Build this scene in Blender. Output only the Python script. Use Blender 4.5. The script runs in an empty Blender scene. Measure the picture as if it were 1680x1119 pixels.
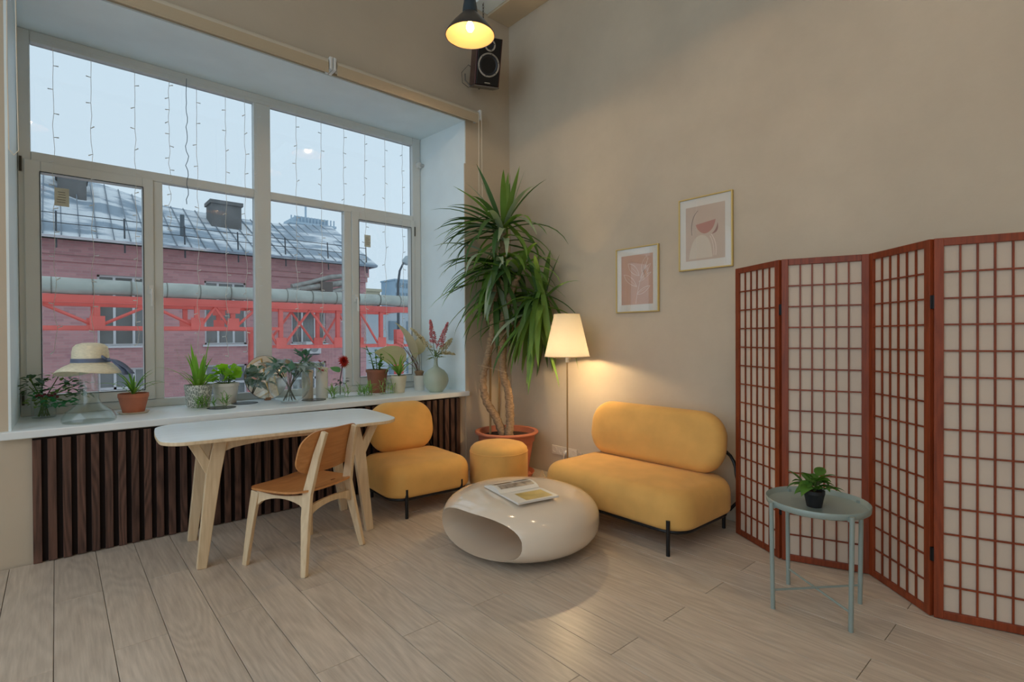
import bpy, math, random
from mathutils import Vector, Matrix, noise
random.seed(7)
sc = bpy.context.scene
C = bpy.context.collection
PI = math.pi
# ------------------------------------------------------------------ camera
F_PX, YAW, PIT, ROL = 855.18, 0.851962, -0.0074872, -0.0051264
cam_d = bpy.data.cameras.new('camera'); cam = bpy.data.objects.new('camera', cam_d); C.objects.link(cam)
cam_d.sensor_width = 36.0; cam_d.lens = F_PX / 1680 * 36.0; cam_d.clip_start = .05; cam_d.clip_end = 500
def _rot(v):
    x, y, z = v
    cr, sr = math.cos(ROL), math.sin(ROL); x, y = x * cr - y * sr, x * sr + y * cr
    cp, sp = math.cos(PIT), math.sin(PIT); y, z = y * cp + z * sp, -y * sp + z * cp
    fw = Vector((math.cos(YAW), math.sin(YAW), 0)); rt = Vector((math.sin(YAW), -math.cos(YAW), 0))
    return rt * x + Vector((0, 0, 1)) * y + fw * z
ax, ay, az = _rot((1, 0, 0)), _rot((0, 1, 0)), -_rot((0, 0, 1))
mw = Matrix(((ax.x, ay.x, az.x, -3.669), (ax.y, ay.y, az.y, -4.22), (ax.z, ay.z, az.z, 1.335), (0, 0, 0, 1)))
cam.matrix_world = mw
sc.camera = cam
# ------------------------------------------------------------------ world, exposure
world = bpy.data.worlds.new('overcast_sky'); sc.world = world; world.use_nodes = True
bg = world.node_tree.nodes['Background']
bg.inputs[0].default_value = (.55, .655, .735, 1); bg.inputs[1].default_value = 1.45
vs = sc.view_settings
vs.view_transform = 'Standard'; vs.look = 'None'; vs.gamma = 1.0; vs.use_curve_mapping = False; vs.exposure = 0.46
try:
    sc.cycles.use_denoising = True; sc.cycles.max_bounces = 10; sc.cycles.diffuse_bounces = 5; sc.cycles.transparent_max_bounces = 16
    sc.cycles.caustics_reflective = False; sc.cycles.sample_clamp_indirect = 6
except Exception: pass
FLOOR_LAMP_W, PENDANT_W = 250.0, 125.0
WARM = (1.0, .72, .42)
# ------------------------------------------------------------------ materials
def lin(c):
    return tuple((x / 12.92 if x <= .04045 else ((x + .055) / 1.055) ** 2.4) for x in [v / 255 for v in c])
MATS = {}
def M(name, col=None, rough=.6, metal=0, var=None, bump=None, trans=0, ior=1.45, emis=0, coat=0, sheen=0, spec=.5, sss=0):
    """principled material; var=(scale, amount, stretch xyz), bump=(scale, strength)"""
    if name in MATS: return MATS[name]
    m = bpy.data.materials.new(name); MATS[name] = m; m.use_nodes = True
    nt = m.node_tree; p = nt.nodes['Principled BSDF']; c = lin(col)
    p.inputs['Base Color'].default_value = (*c, 1); p.inputs['Roughness'].default_value = rough
    p.inputs['Metallic'].default_value = metal; p.inputs['Specular IOR Level'].default_value = spec
    p.inputs['IOR'].default_value = ior; p.inputs['Transmission Weight'].default_value = trans
    p.inputs['Coat Weight'].default_value = coat; p.inputs['Coat Roughness'].default_value = .06
    p.inputs['Sheen Weight'].default_value = sheen; p.inputs['Sheen Roughness'].default_value = .4
    if emis:
        p.inputs['Emission Color'].default_value = (*c, 1); p.inputs['Emission Strength'].default_value = emis
    if var or bump:
        tc = nt.nodes.new('ShaderNodeTexCoord')
    if var:
        mp = nt.nodes.new('ShaderNodeMapping'); nt.links.new(tc.outputs['Object'], mp.inputs[0])
        st = var[2] if len(var) > 2 else (1, 1, 1); mp.inputs['Scale'].default_value = st
        oi = nt.nodes.new('ShaderNodeObjectInfo'); mu = nt.nodes.new('ShaderNodeVectorMath'); mu.operation = 'SCALE'
        mu.inputs[0].default_value = (17, 31, 23); nt.links.new(oi.outputs['Random'], mu.inputs['Scale']); nt.links.new(mu.outputs[0], mp.inputs['Location'])
        n = nt.nodes.new('ShaderNodeTexNoise'); n.inputs['Scale'].default_value = var[0]; n.inputs['Detail'].default_value = 5
        nt.links.new(mp.outputs[0], n.inputs['Vector'])
        r = nt.nodes.new('ShaderNodeValToRGB'); a = var[1]
        r.color_ramp.elements[0].position = .3; r.color_ramp.elements[1].position = .7
        r.color_ramp.elements[0].color = (*[max(0, x * (1 - a)) for x in c], 1)
        r.color_ramp.elements[1].color = (*[min(1, x * (1 + a)) for x in c], 1)
        nt.links.new(n.outputs[0], r.inputs[0]); nt.links.new(r.outputs[0], p.inputs['Base Color'])
    if bump:
        n2 = nt.nodes.new('ShaderNodeTexNoise'); n2.inputs['Scale'].default_value = bump[0]; n2.inputs['Detail'].default_value = 4
        nt.links.new(tc.outputs['Object'], n2.inputs['Vector'])
        b = nt.nodes.new('ShaderNodeBump'); b.inputs['Strength'].default_value = bump[1]; b.inputs['Distance'].default_value = .01
        nt.links.new(n2.outputs[0], b.inputs['Height']); nt.links.new(b.outputs[0], p.inputs['Normal'])
    return m
def leafmat(name, col, trans=.35, var=.25, scale=9):
    """leaf: diffuse/translucent mix with a glossy coat"""
    if name in MATS: return MATS[name]
    m = M(name, col, .45, var=(scale, var)); nt = m.node_tree; p = nt.nodes['Principled BSDF']; out = nt.nodes['Material Output']
    t = nt.nodes.new('ShaderNodeBsdfTranslucent'); mx = nt.nodes.new('ShaderNodeMixShader'); mx.inputs[0].default_value = trans
    c = lin(col); t.inputs[0].default_value = (min(1, c[0] * 1.5), min(1, c[1] * 1.6), c[2] * .8, 1)
    nt.links.new(p.outputs[0], mx.inputs[1]); nt.links.new(t.outputs[0], mx.inputs[2]); nt.links.new(mx.outputs[0], out.inputs[0])
    return m
def thin_glass(name, tint=(1, 1, 1), refl=.06):
    if name in MATS: return MATS[name]
    m = bpy.data.materials.new(name); MATS[name] = m; m.use_nodes = True; nt = m.node_tree; nt.nodes.clear()
    out = nt.nodes.new('ShaderNodeOutputMaterial'); t = nt.nodes.new('ShaderNodeBsdfTransparent'); t.inputs[0].default_value = (*tint, 1)
    g = nt.nodes.new('ShaderNodeBsdfGlossy'); g.inputs['Roughness'].default_value = .02
    lw = nt.nodes.new('ShaderNodeLayerWeight'); pw = nt.nodes.new('ShaderNodeMath'); pw.operation = 'POWER'; pw.inputs[1].default_value = 4.5
    nt.links.new(lw.outputs['Facing'], pw.inputs[0])
    mu = nt.nodes.new('ShaderNodeMath'); mu.operation = 'MULTIPLY_ADD'; mu.inputs[1].default_value = .55; mu.inputs[2].default_value = refl
    nt.links.new(pw.outputs[0], mu.inputs[0])
    mx = nt.nodes.new('ShaderNodeMixShader'); nt.links.new(mu.outputs[0], mx.inputs[0]); nt.links.new(t.outputs[0], mx.inputs[1]); nt.links.new(g.outputs[0], mx.inputs[2])
    nt.links.new(mx.outputs[0], out.inputs[0]); return m
def woodmat(name, dark, light, grain=30, along='Y', rough=.5, piece=.12, rings=0.35, bumpy=.1):
    """wood grain along one object axis, every object with its own figure"""
    if name in MATS: return MATS[name]
    m = bpy.data.materials.new(name); MATS[name] = m; m.use_nodes = True; nt = m.node_tree; L = nt.links; N = nt.nodes.new
    p = nt.nodes['Principled BSDF']; p.inputs['Roughness'].default_value = rough; p.inputs['Specular IOR Level'].default_value = .4
    tc = N('ShaderNodeTexCoord'); oi = N('ShaderNodeObjectInfo'); mu = N('ShaderNodeVectorMath'); mu.operation = 'SCALE'; mu.inputs[0].default_value = (41, 67, 53)
    L.new(oi.outputs['Random'], mu.inputs['Scale']); ad = N('ShaderNodeVectorMath'); ad.operation = 'ADD'
    L.new(tc.outputs['Object'], ad.inputs[0]); L.new(mu.outputs[0], ad.inputs[1])
    s = {'X': (.06, 1, 1), 'Y': (1, .06, 1), 'Z': (1, 1, .06)}[along]
    mp = N('ShaderNodeMapping'); mp.inputs['Scale'].default_value = s; L.new(ad.outputs[0], mp.inputs[0])
    n = N('ShaderNodeTexNoise'); n.inputs['Scale'].default_value = grain * 2.2; n.inputs['Detail'].default_value = 6; n.inputs['Roughness'].default_value = .65; L.new(mp.outputs[0], n.inputs['Vector'])
    s2 = tuple(.14 if v < 1 else 1 for v in s)
    mp2 = N('ShaderNodeMapping'); mp2.inputs['Scale'].default_value = s2; L.new(ad.outputs[0], mp2.inputs[0])
    n1 = N('ShaderNodeTexNoise'); n1.inputs['Scale'].default_value = 5.5; n1.inputs['Detail'].default_value = 1.0; L.new(mp2.outputs[0], n1.inputs['Vector'])
    # growth rings = sine of a smooth noise field
    ml = N('ShaderNodeMath'); ml.operation = 'MULTIPLY'; ml.inputs[1].default_value = 95; L.new(n1.outputs[0], ml.inputs[0])
    si = N('ShaderNodeMath'); si.operation = 'SINE'; L.new(ml.outputs[0], si.inputs[0])
    ri = N('ShaderNodeMath'); ri.operation = 'MULTIPLY_ADD'; ri.inputs[1].default_value = .5 * rings; L.new(si.outputs[0], ri.inputs[0]); L.new(n.outputs[0], ri.inputs[2])
    n3 = N('ShaderNodeTexNoise'); n3.inputs['Scale'].default_value = 2.2; n3.inputs['Detail'].default_value = 3; L.new(mp2.outputs[0], n3.inputs['Vector'])
    a2 = N('ShaderNodeMath'); a2.operation = 'MULTIPLY_ADD'; a2.inputs[1].default_value = .5; L.new(n3.outputs[0], a2.inputs[0]); L.new(ri.outputs[0], a2.inputs[2])
    r = N('ShaderNodeValToRGB'); r.color_ramp.elements[0].position = .38; r.color_ramp.elements[1].position = 1.02
    r.color_ramp.elements[0].color = (*lin(dark), 1); r.color_ramp.elements[1].color = (*lin(light), 1); L.new(a2.outputs[0], r.inputs[0])
    hs = N('ShaderNodeHueSaturation'); mr = N('ShaderNodeMapRange'); mr.inputs[3].default_value = 1 - piece; mr.inputs[4].default_value = 1 + piece
    L.new(oi.outputs['Random'], mr.inputs[0]); L.new(mr.outputs[0], hs.inputs['Value']); L.new(r.outputs[0], hs.inputs['Color']); L.new(hs.outputs[0], p.inputs['Base Color'])
    b = N('ShaderNodeBump'); b.inputs['Strength'].default_value = bumpy; b.inputs['Distance'].default_value = .004; L.new(a2.outputs[0], b.inputs['Height']); L.new(b.outputs[0], p.inputs['Normal'])
    return m
# plaster walls, with cloudy trowel marks
def plaster(name, col, amt=.1):
    if name in MATS: return MATS[name]
    m = bpy.data.materials.new(name); MATS[name] = m; m.use_nodes = True; nt = m.node_tree; L = nt.links; N = nt.nodes.new
    p = nt.nodes['Principled BSDF']; p.inputs['Roughness'].default_value = .75; p.inputs['Specular IOR Level'].default_value = .25
    tc = N('ShaderNodeTexCoord'); c = lin(col)
    n = N('ShaderNodeTexNoise'); n.inputs['Scale'].default_value = 1.1; n.inputs['Detail'].default_value = 7; n.inputs['Roughness'].default_value = .62; L.new(tc.outputs['Object'], n.inputs['Vector'])
    r = N('ShaderNodeValToRGB'); r.color_ramp.elements[0].position = .3; r.color_ramp.elements[1].position = .72
    r.color_ramp.elements[0].color = (*[x * (1 - amt) for x in c], 1); r.color_ramp.elements[1].color = (*[min(1, x * (1 + amt)) for x in c], 1)
    L.new(n.outputs[0], r.inputs[0]); L.new(r.outputs[0], p.inputs['Base Color'])
    n2 = N('ShaderNodeTexNoise'); n2.inputs['Scale'].default_value = 14; n2.inputs['Detail'].default_value = 6; L.new(tc.outputs['Object'], n2.inputs['Vector'])
    b = N('ShaderNodeBump'); b.inputs['Strength'].default_value = .18; b.inputs['Distance'].default_value = .01; L.new(n2.outputs[0], b.inputs['Height']); L.new(b.outputs[0], p.inputs['Normal'])
    return m
# ------------------------------------------------------------------ mesh builder
class MB:
    def __init__(s): s.v = []; s.f = []
    def add(s, vs_, fs, T=None):
        o = len(s.v); s.v += [tuple((T @ Vector(v)) if T else v) for v in vs_]; s.f += [tuple(i + o for i in f) for f in fs]; return s
    def box(s, c, d, T=None):
        x, y, z = c; a, b, e = d[0] / 2, d[1] / 2, d[2] / 2
        vv = [(x + i * a, y + j * b, z + k * e) for i in (-1, 1) for j in (-1, 1) for k in (-1, 1)]
        return s.add(vv, [(0, 1, 3, 2), (4, 6, 7, 5), (0, 4, 5, 1), (2, 3, 7, 6), (0, 2, 6, 4), (1, 5, 7, 3)], T)
    def bb(s, x0, x1, y0, y1, z0, z1, T=None):
        return s.box(((x0 + x1) / 2, (y0 + y1) / 2, (z0 + z1) / 2), (x1 - x0, y1 - y0, z1 - z0), T)
    def tube(s, pts, r, n=8, closed=False, T=None, cap=True):
        pts = [Vector(p) for p in pts]; k = len(pts); rs = r if isinstance(r, (list, tuple)) else [r] * k
        vv = []; up = None
        for i, p in enumerate(pts):
            a = pts[(i - 1) % k] if (i > 0 or closed) else p; b = pts[(i + 1) % k] if (i < k - 1 or closed) else p
            t = (b - a).normalized()
            if up is None:
                up = t.orthogonal().normalized()
            up = (up - t * up.dot(t)).normalized(); w = t.cross(up)
            for j in range(n):
                g = 2 * PI * j / n; vv.append(p + (up * math.cos(g) + w * math.sin(g)) * rs[i])
        ff = []
        for i in range(k if closed else k - 1):
            for j in range(n):
                a = i * n + j; b = i * n + (j + 1) % n; c = ((i + 1) % k) * n + (j + 1) % n; d = ((i + 1) % k) * n + j; ff.append((a, b, c, d))
        if cap and not closed: ff.append(tuple(range(n - 1, -1, -1))); ff.append(tuple(range((k - 1) * n, k * n)))
        return s.add([tuple(q) for q in vv], ff, T)
    def lathe(s, prof, n=32, c=(0, 0, 0), T=None, sx=1, sy=1):
        vv = []; ff = []; rings = []
        for r, z in prof:
            if r < 1e-6: rings.append([len(vv)]); vv.append((c[0], c[1], c[2] + z))
            else:
                rings.append(list(range(len(vv), len(vv) + n)))
                vv += [(c[0] + r * sx * math.cos(2 * PI * j / n), c[1] + r * sy * math.sin(2 * PI * j / n), c[2] + z) for j in range(n)]
        for a, b in zip(rings, rings[1:]):
            for j in range(n):
                if len(a) == 1 and len(b) == 1: break
                if len(a) == 1: ff.append((a[0], b[(j + 1) % n], b[j]))
                elif len(b) == 1: ff.append((a[j], a[(j + 1) % n], b[0]))
                else: ff.append((a[j], a[(j + 1) % n], b[(j + 1) % n], b[j]))
        return s.add(vv, ff, T)
    def prism(s, poly, z0, z1, T=None):
        n = len(poly); vv = [(x, y, z0) for x, y in poly] + [(x, y, z1) for x, y in poly]
        ff = [tuple(range(n - 1, -1, -1)), tuple(range(n, 2 * n))] + [(i, (i + 1) % n, n + (i + 1) % n, n + i) for i in range(n)]
        return s.add(vv, ff, T)
    def rings(s, rs, cap0=True, cap1=True, T=None):
        n = len(rs[0]); vv = [p for r in rs for p in r]; ff = []
        for i in range(len(rs) - 1):
            for j in range(n): ff.append((i * n + j, i * n + (j + 1) % n, (i + 1) * n + (j + 1) % n, (i + 1) * n + j))
        if cap0: ff.append(tuple(range(n - 1, -1, -1)))
        if cap1: ff.append(tuple(range((len(rs) - 1) * n, len(rs) * n)))
        return s.add(vv, ff, T)
    def mesh(s, name, mat=None, smooth=False):
        me = bpy.data.meshes.new(name); me.from_pydata(s.v, [], s.f); me.validate(); me.update()
        if mat: me.materials.append(mat)
        if smooth:
            for p in me.polygons: p.use_smooth = True
            try: me.set_sharp_from_angle(angle=math.radians(smooth if smooth is not True else 45))
            except Exception: pass
        return me
    def build(s, name, mat, parent=None, smooth=False, bevel=0, loc=None, rot=None):
        return link(name, s.mesh(name, mat, smooth), parent, loc, rot, bevel)
def link(name, me, parent=None, loc=None, rot=None, bevel=0, scale=None):
    o = bpy.data.objects.new(name, me); C.objects.link(o)
    if parent: o.parent = parent
    if loc: o.location = loc
    if rot: o.rotation_euler = rot
    if scale: o.scale = (scale,) * 3 if isinstance(scale, (int, float)) else scale
    if bevel:
        b = o.modifiers.new('bevel', 'BEVEL'); b.width = bevel; b.segments = 2; b.limit_method = 'ANGLE'; b.angle_limit = math.radians(40)
    return o
def tag(o, label, cat, group=None, kind=None):
    o['label'] = label; o['category'] = cat
    if group: o['group'] = group
    if kind: o['kind'] = kind
    return o
def thing(name, label, cat, loc=(0, 0, 0), rz=0, group=None, kind=None):
    o = bpy.data.objects.new(name, None); C.objects.link(o); o.location = loc; o.rotation_euler = (0, 0, rz); o.empty_display_size = .1
    return tag(o, label, cat, group, kind)
def rr(a, b, R, k=6, m=3, bow=0):
    """rounded rectangle outline, half sizes a, b"""
    R = max(min(R, a - 1e-4, b - 1e-4), 1e-4); pts = []
    for q, (cx, cy) in enumerate(((a - R, b - R), (-a + R, b - R), (-a + R, -b + R), (a - R, -b + R))):
        for i in range(k + 1):
            g = PI / 2 * (q + i / k); pts.append((cx + R * math.cos(g), cy + R * math.sin(g)))
        nx = [(-a + R, b), (-a, -b + R), (a - R, -b), (a, b - R)][q]; p0 = pts[-1]
        for i in range(1, m): pts.append((p0[0] + (nx[0] - p0[0]) * i / m, p0[1] + (nx[1] - p0[1]) * i / m))
    if bow: pts = [(x + bow * (x / a) * (1 - (y / b) ** 2), y + bow * (y / b) * (1 - (x / a) ** 2)) for x, y in pts]
    return pts
def loft_rr(mb, a, b, R, prof, T=None, bow=0, k=6, m=3):
    """stack rounded rectangles: prof = [(inset, z), ...]"""
    return mb.rings([[(x, y, z) for x, y in rr(a - i, b - i, max(R - i, .012), k, m, bow)] for i, z in prof], T=T)
def cushion_prof(z0, z1, rb, rt, dome=.02, inmax=.2):
    p = [(rb * (1 - math.sin(t)), z0 + rb * (1 - math.cos(t))) for t in [PI / 2 * i / 4 for i in range(5)]]
    p += [(rt * (1 - math.cos(t)), z1 - dome - rt + rt * math.sin(t)) for t in [PI / 2 * i / 7 for i in range(8)]]
    p += [(rt + (inmax - rt) * u, z1 - dome + dome * (1 - (1 - u) ** 2)) for u in (.3, .65, 1)]
    return p
# ------------------------------------------------------------------ shared materials
W_RIGHT = plaster('plaster_greige', (196, 183, 164), .10)
W_BACK = plaster('plaster_cream', (200, 186, 166), .06)
WHITE_P = M('white_paint', (230, 242, 246), .55, var=(3, .04))
PVC = M('window_pvc', (212, 216, 214), .35, var=(2, .04))
CEIL = M('ceiling_paint', (205, 196, 180), .8)
BLACK = M('black_metal', (28, 28, 30), .35, metal=.2)
BIRCH = woodmat('birch_ply', (196, 170, 134), (226, 204, 170), 26, 'Z', .45, .05, .12, .03)
ORANGE_VENEER = woodmat('beech_veneer', (176, 116, 64), (206, 146, 90), 30, 'X', .4, .04, .15, .03)
MUST = M('mustard_velvet', (222, 172, 96), .85, var=(6, .08), bump=(420, .22), sheen=.12)
GLASS = M('clear_glass', (244, 250, 250), .02, trans=1.0, ior=1.33)
TERRA = M('terracotta', (190, 116, 88), .75, var=(7, .12), bump=(60, .08))
SOIL = M('potting_soil', (58, 40, 30), .95, bump=(70, .6))
WHITE_CER = M('white_ceramic', (222, 220, 212), .3, var=(4, .05))
# ================================================================== SETTING
# floor slab + laminate planks
fl = tag(MB().bb(-8, 0, -8, 0, -.09, -.009).build('floor', M('floor_underlay', (70, 58, 48), .9)), 'pale greige oak laminate floor laid in long staggered planks', 'floor', kind='structure')
PLANK = woodmat('oak_laminate', (168, 156, 143), (210, 198, 184), 32, 'Y', .33, .05, .15, .03)
PW, PL, X0 = .1955, 1.43, -3.688
pm = {}
def plank(x0, x1, y0, y1):
    w, l = x1 - x0 - .0024, y1 - y0 - .0024; key = (round(w, 4), round(l, 4))
    if key not in pm:
        b = .0012; mb = MB(); a, c = w / 2, l / 2
        mb.rings([[(-a, -c, -.009), (a, -c, -.009), (a, c, -.009), (-a, c, -.009)], [(-a, -c, -b), (a, -c, -b), (a, c, -b), (-a, c, -b)], [(-a + b, -c + b, 0), (a - b, -c + b, 0), (a - b, c - b, 0), (-a + b, c - b, 0)]], cap0=False)
        pm[key] = mb.mesh('plank', PLANK)
    link('plank', pm[key], fl, ((x0 + x1) / 2, (y0 + y1) / 2, 0))
for r in range(-4, 19):
    xa = X0 + r * PW; xb = min(xa + PW, -.012)
    if xb - xa < .03: continue
    cuts = [-.72 - PL * k for k in range(-1, 4)] if r % 2 == 0 else [-1.42 - PL * k for k in range(-1, 3)]
    ys = sorted({-.012, -4.9} | {c for c in cuts if -4.85 < c < -.06})
    for y0, y1 in zip(ys, ys[1:]): plank(xa, xb, y0, y1)
# the rest of the loft floor, out of the picture, as two big boards fields
MB().bb(-8, 0, -8, -4.901, -.009, -.0005).build('floor_field', PLANK, fl)
MB().bb(X0 - 4 * PW - 3.4, X0 - 4 * PW, -4.9, -.01, -.009, -.0005).build('floor_field', PLANK, fl)
# right wall, back (window) wall with opening
tag(MB().bb(0, .25, -8, .8, -.09, 5.6).build('wall_right', W_RIGHT), 'tall greige plaster wall behind the sofa and pictures', 'wall', kind='structure')
XL, XR, ZS, ZT, YF = -3.87, -.59, .80, 3.49, .72
wb = MB()
wb.bb(-4.75, XL - .012, 0, .8, -.09, 5.6); wb.bb(-8.2, -7.75, 0, .8, -.09, 5.6); wb.bb(-7.75, -4.75, 0, .8, -.09, .8); wb.bb(-7.75, -4.75, 0, .8, 3.5, 5.6)
wb.bb(XR + .012, 0, 0, .8, -.09, 5.6)
wb.bb(XL - .012, XR + .012, 0, .8, ZT + .012, 5.6)
wb.bb(XL - .012, XR + .012, .0, .8, -.09, .752)
tag(wb.build('wall_back', W_BACK), 'cream plaster wall around the big window', 'wall', kind='structure')
tag(MB().bb(-.604, -.001, -.014, -.0005, .002, 3.065).build('trim_1', W_BACK, bevel=.004), 'raised plaster strip of wall between window and corner', 'wall trim', kind='structure')
tag(MB().bb(-6.0, 0, -8.2, .8, 5.6, 5.75).build('ceiling', CEIL), 'pale painted loft ceiling high above the room', 'ceiling', kind='structure')
tag(MB().bb(-.29, -.001, -8, -.001, 4.64, 5.599).build('trim_2', plaster('plaster_soffit', (206, 190, 164), .04)), 'boxed cream soffit along the top of the right wall', 'soffit', kind='structure')
tag(MB().bb(-.50, -.292, -8, -.001, 4.66, 4.9).build('trim_3', WHITE_P, bevel=.006), 'white painted beam beside the soffit', 'beam', kind='structure')
tag(MB().bb(-8, 0, -8.2, -8.001, -.09, 5.6).build('wall_front', W_BACK), 'cream plaster wall behind the viewer', 'wall', kind='structure')
# ------------------------------------------------------------------ window
win = thing('window_1', 'large white six-pane window with deep white reveal and sill', 'window', (0, 0, 0), kind='structure')
rv = MB()
rv.prism([(XL - .012, .0), (XL, .0), (-3.857, .8), (-3.869, .8)], ZS - .001, ZT).build('reveal', WHITE_P, win)
MB().prism([(XR, 0), (XR + .012, 0), (-.653, .8), (-.665, .8)], ZS - .001, ZT).build('reveal', WHITE_P, win)
MB().bb(XL - .012, XR + .012, 0, .8, ZT, ZT + .011).build('reveal', WHITE_P, win)
sill = MB().bb(-3.93, -.575, -.045, .735, .753, .80).build('window_sill', M('sill_white', (234, 242, 246), .35, var=(3, .05)), win, bevel=.006)
f0, f1 = YF, YF + .07   # frame depth
def bar(x0, x1, z0, z1, y0=f0, y1=f1, name='frame_bar', par=win): return MB().bb(x0, x1, y0, y1, z0, z1).build(name, PVC, par, bevel=.006)
bar(-3.857, -3.79, .80, 3.49); bar(-.757, -.663, .80, 3.49)                 # jambs
bar(-3.79, -.757, 3.41, 3.49); bar(-3.79, -.757, .80, .862)                 # head, bottom
bar(-2.346, -2.208, .862, 3.41)                                             # mullion
bar(-3.79, -2.346, 2.575, 2.648); bar(-2.208, -.757, 2.58, 2.648)           # transoms
PANE = thin_glass('window_glass', (.765, .785, .795), .05)
def pane(x0, x1, z0, z1, y=.765, par=win): return MB().bb(x0, x1, y, y + .012, z0, z1).build('pane', PANE, par)
def sash(x0, x1, z0, z1, g, dy=.018, handle=None):
    s = MB(); gx0, gx1, gz0, gz1 = g
    s.bb(x0, gx0, f0 - dy, f1 - .012, z0, z1); s.bb(gx1, x1, f0 - dy, f1 - .012, z0, z1); s.bb(gx0, gx1, f0 - dy, f1 - .012, gz1, z1); s.bb(gx0, gx1, f0 - dy, f1 - .012, z0, gz0)
    o = s.build('sash', PVC, win, bevel=.005); pane(gx0 - .004, gx1 + .004, gz0 - .004, gz1 + .004, par=o)
    MB().box(((gx0 + gx1) / 2, f0 - dy - .001, gz1 + .004), (gx1 - gx0 + .012, .003, .006)).box(((gx0 + gx1) / 2, f0 - dy - .001, gz0 - .004), (gx1 - gx0 + .012, .003, .006)).box((gx0 - .004, f0 - dy - .001, (gz0 + gz1) / 2), (.006, .003, gz1 - gz0)).box((gx1 + .004, f0 - dy - .001, (gz0 + gz1) / 2), (.006, .003, gz1 - gz0)).build('gasket', M('rubber_gasket', (60, 66, 70), .7), o)
    if handle:
        hx, hz = handle; h = MB().box((hx, f0 - dy - .006, hz), (.03, .012, .07)); h.tube([(hx, f0 - dy - .01, hz), (hx, f0 - dy - .045, hz), (hx, f0 - dy - .05, hz - .02), (hx, f0 - dy - .05, hz - .13)], .009, 8)
        h.build('handle', M('white_handle', (225, 225, 222), .3), o, smooth=True)
    return o
sash(-3.825, -3.085, .865, 2.585, (-3.74, -3.155, .945, 2.507), handle=(-3.105, 1.72))
bar(-3.085, -3.022, .862, 2.575)
sash(-1.456, -.75, .865, 2.594, (-1.38, -.795, .945, 2.512), handle=(-1.419, 1.73))
bar(-1.529, -1.456, .862, 2.58)
pane(-3.79, -2.346, 2.648, 3.41); pane(-2.208, -.757, 2.648, 3.41); pane(-3.022, -2.346, .862, 2.575); pane(-2.208, -1.529, .862, 2.58)
for (x, z) in ((-3.843, 2.55), (-.742, 2.48), (-3.843, .93)): MB().box((x, .713, z), (.014, .014, .1)).build('hinge', M('dark_hinge', (60, 58, 52), .4, metal=.6), win)
# the next window of the row, beyond the left edge of the photograph
w2_ = thing('window_2', 'second large white window further left along the wall', 'window', (0, 0, 0), kind='structure')
for (x0, x1, z0, z1) in ((-7.75, -7.66, .8, 3.5), (-4.84, -4.75, .8, 3.5), (-7.66, -4.84, 3.41, 3.5), (-7.66, -4.84, .8, .88), (-6.32, -6.18, .88, 3.41), (-7.66, -6.32, 2.57, 2.65), (-6.18, -4.84, 2.57, 2.65)): bar(x0, x1, z0, z1, par=w2_)
for (x0, x1, z0, z1) in ((-7.66, -6.32, .88, 2.57), (-7.66, -6.32, 2.65, 3.41), (-6.18, -4.84, .88, 2.57), (-6.18, -4.84, 2.65, 3.41)): pane(x0, x1, z0, z1, par=w2_)
# notices on the glass
for (x0, x1, z0, z1) in ((-3.668, -3.587, 2.298, 2.428), (-1.297, -1.231, 2.263, 2.385)):
    st = tag(MB().bb(x0, x1, .7615, .7635, z0, z1).build('glass_sticker', M('sticker_paper', (206, 206, 190), .8)), 'small cream printed sticker on the %s window pane' % ('leftmost lower' if x0 < -2 else 'rightmost lower'), 'sticker', 'printed stickers on the window glass')
    ln = MB()
    for i in range(5): ln.box(((x0 + x1) / 2 + random.uniform(-.004, .004), .7608, z1 - .03 - i * (z1 - z0 - .04) / 5), ((x1 - x0) * random.uniform(.45, .75), .001, .003))
    ln.build('print_line', M('sticker_ink', (95, 95, 90), .8), st)
sg = thing('window_sensor', 'small white round sensor clipped to the right window jamb', 'sensor', (-.69, .71, 3.2))
MB().tube([(0, .012, 0), (0, -.03, 0)], .032, 16).build('body', M('white_handle', (225, 225, 222)), sg, smooth=True); MB().tube([(.01, -.02, 0), (.06, -.045, -.005)], .02, 12).build('lens', M('grey_plastic', (170, 175, 178), .4), sg, smooth=True)
# slat panel under the sill
sp = thing('slat_panel', 'dark stained vertical wooden slats covering the wall under the sill', 'slat panel', (0, 0, 0))
MB().bb(-3.781, -.684, -.012, -.001, .003, .745).build('backing', M('slat_backing', (26, 16, 15), .9), sp)
SLAT = woodmat('stained_pine', (44, 29, 27), (108, 78, 66), 34, 'Z', .55, .22, .3, .15)
sm = MB().box((0, 0, 0), (.040, .020, .735)).mesh('slat', SLAT)
ns = 46
for i in range(ns):
    x = -3.761 + i * (3.057 / (ns - 1)); link('slat', sm, sp, (x, -.0222 + random.uniform(-.0015, .0015), .3725 + random.uniform(-.003, .003)), bevel=.0012)
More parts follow.
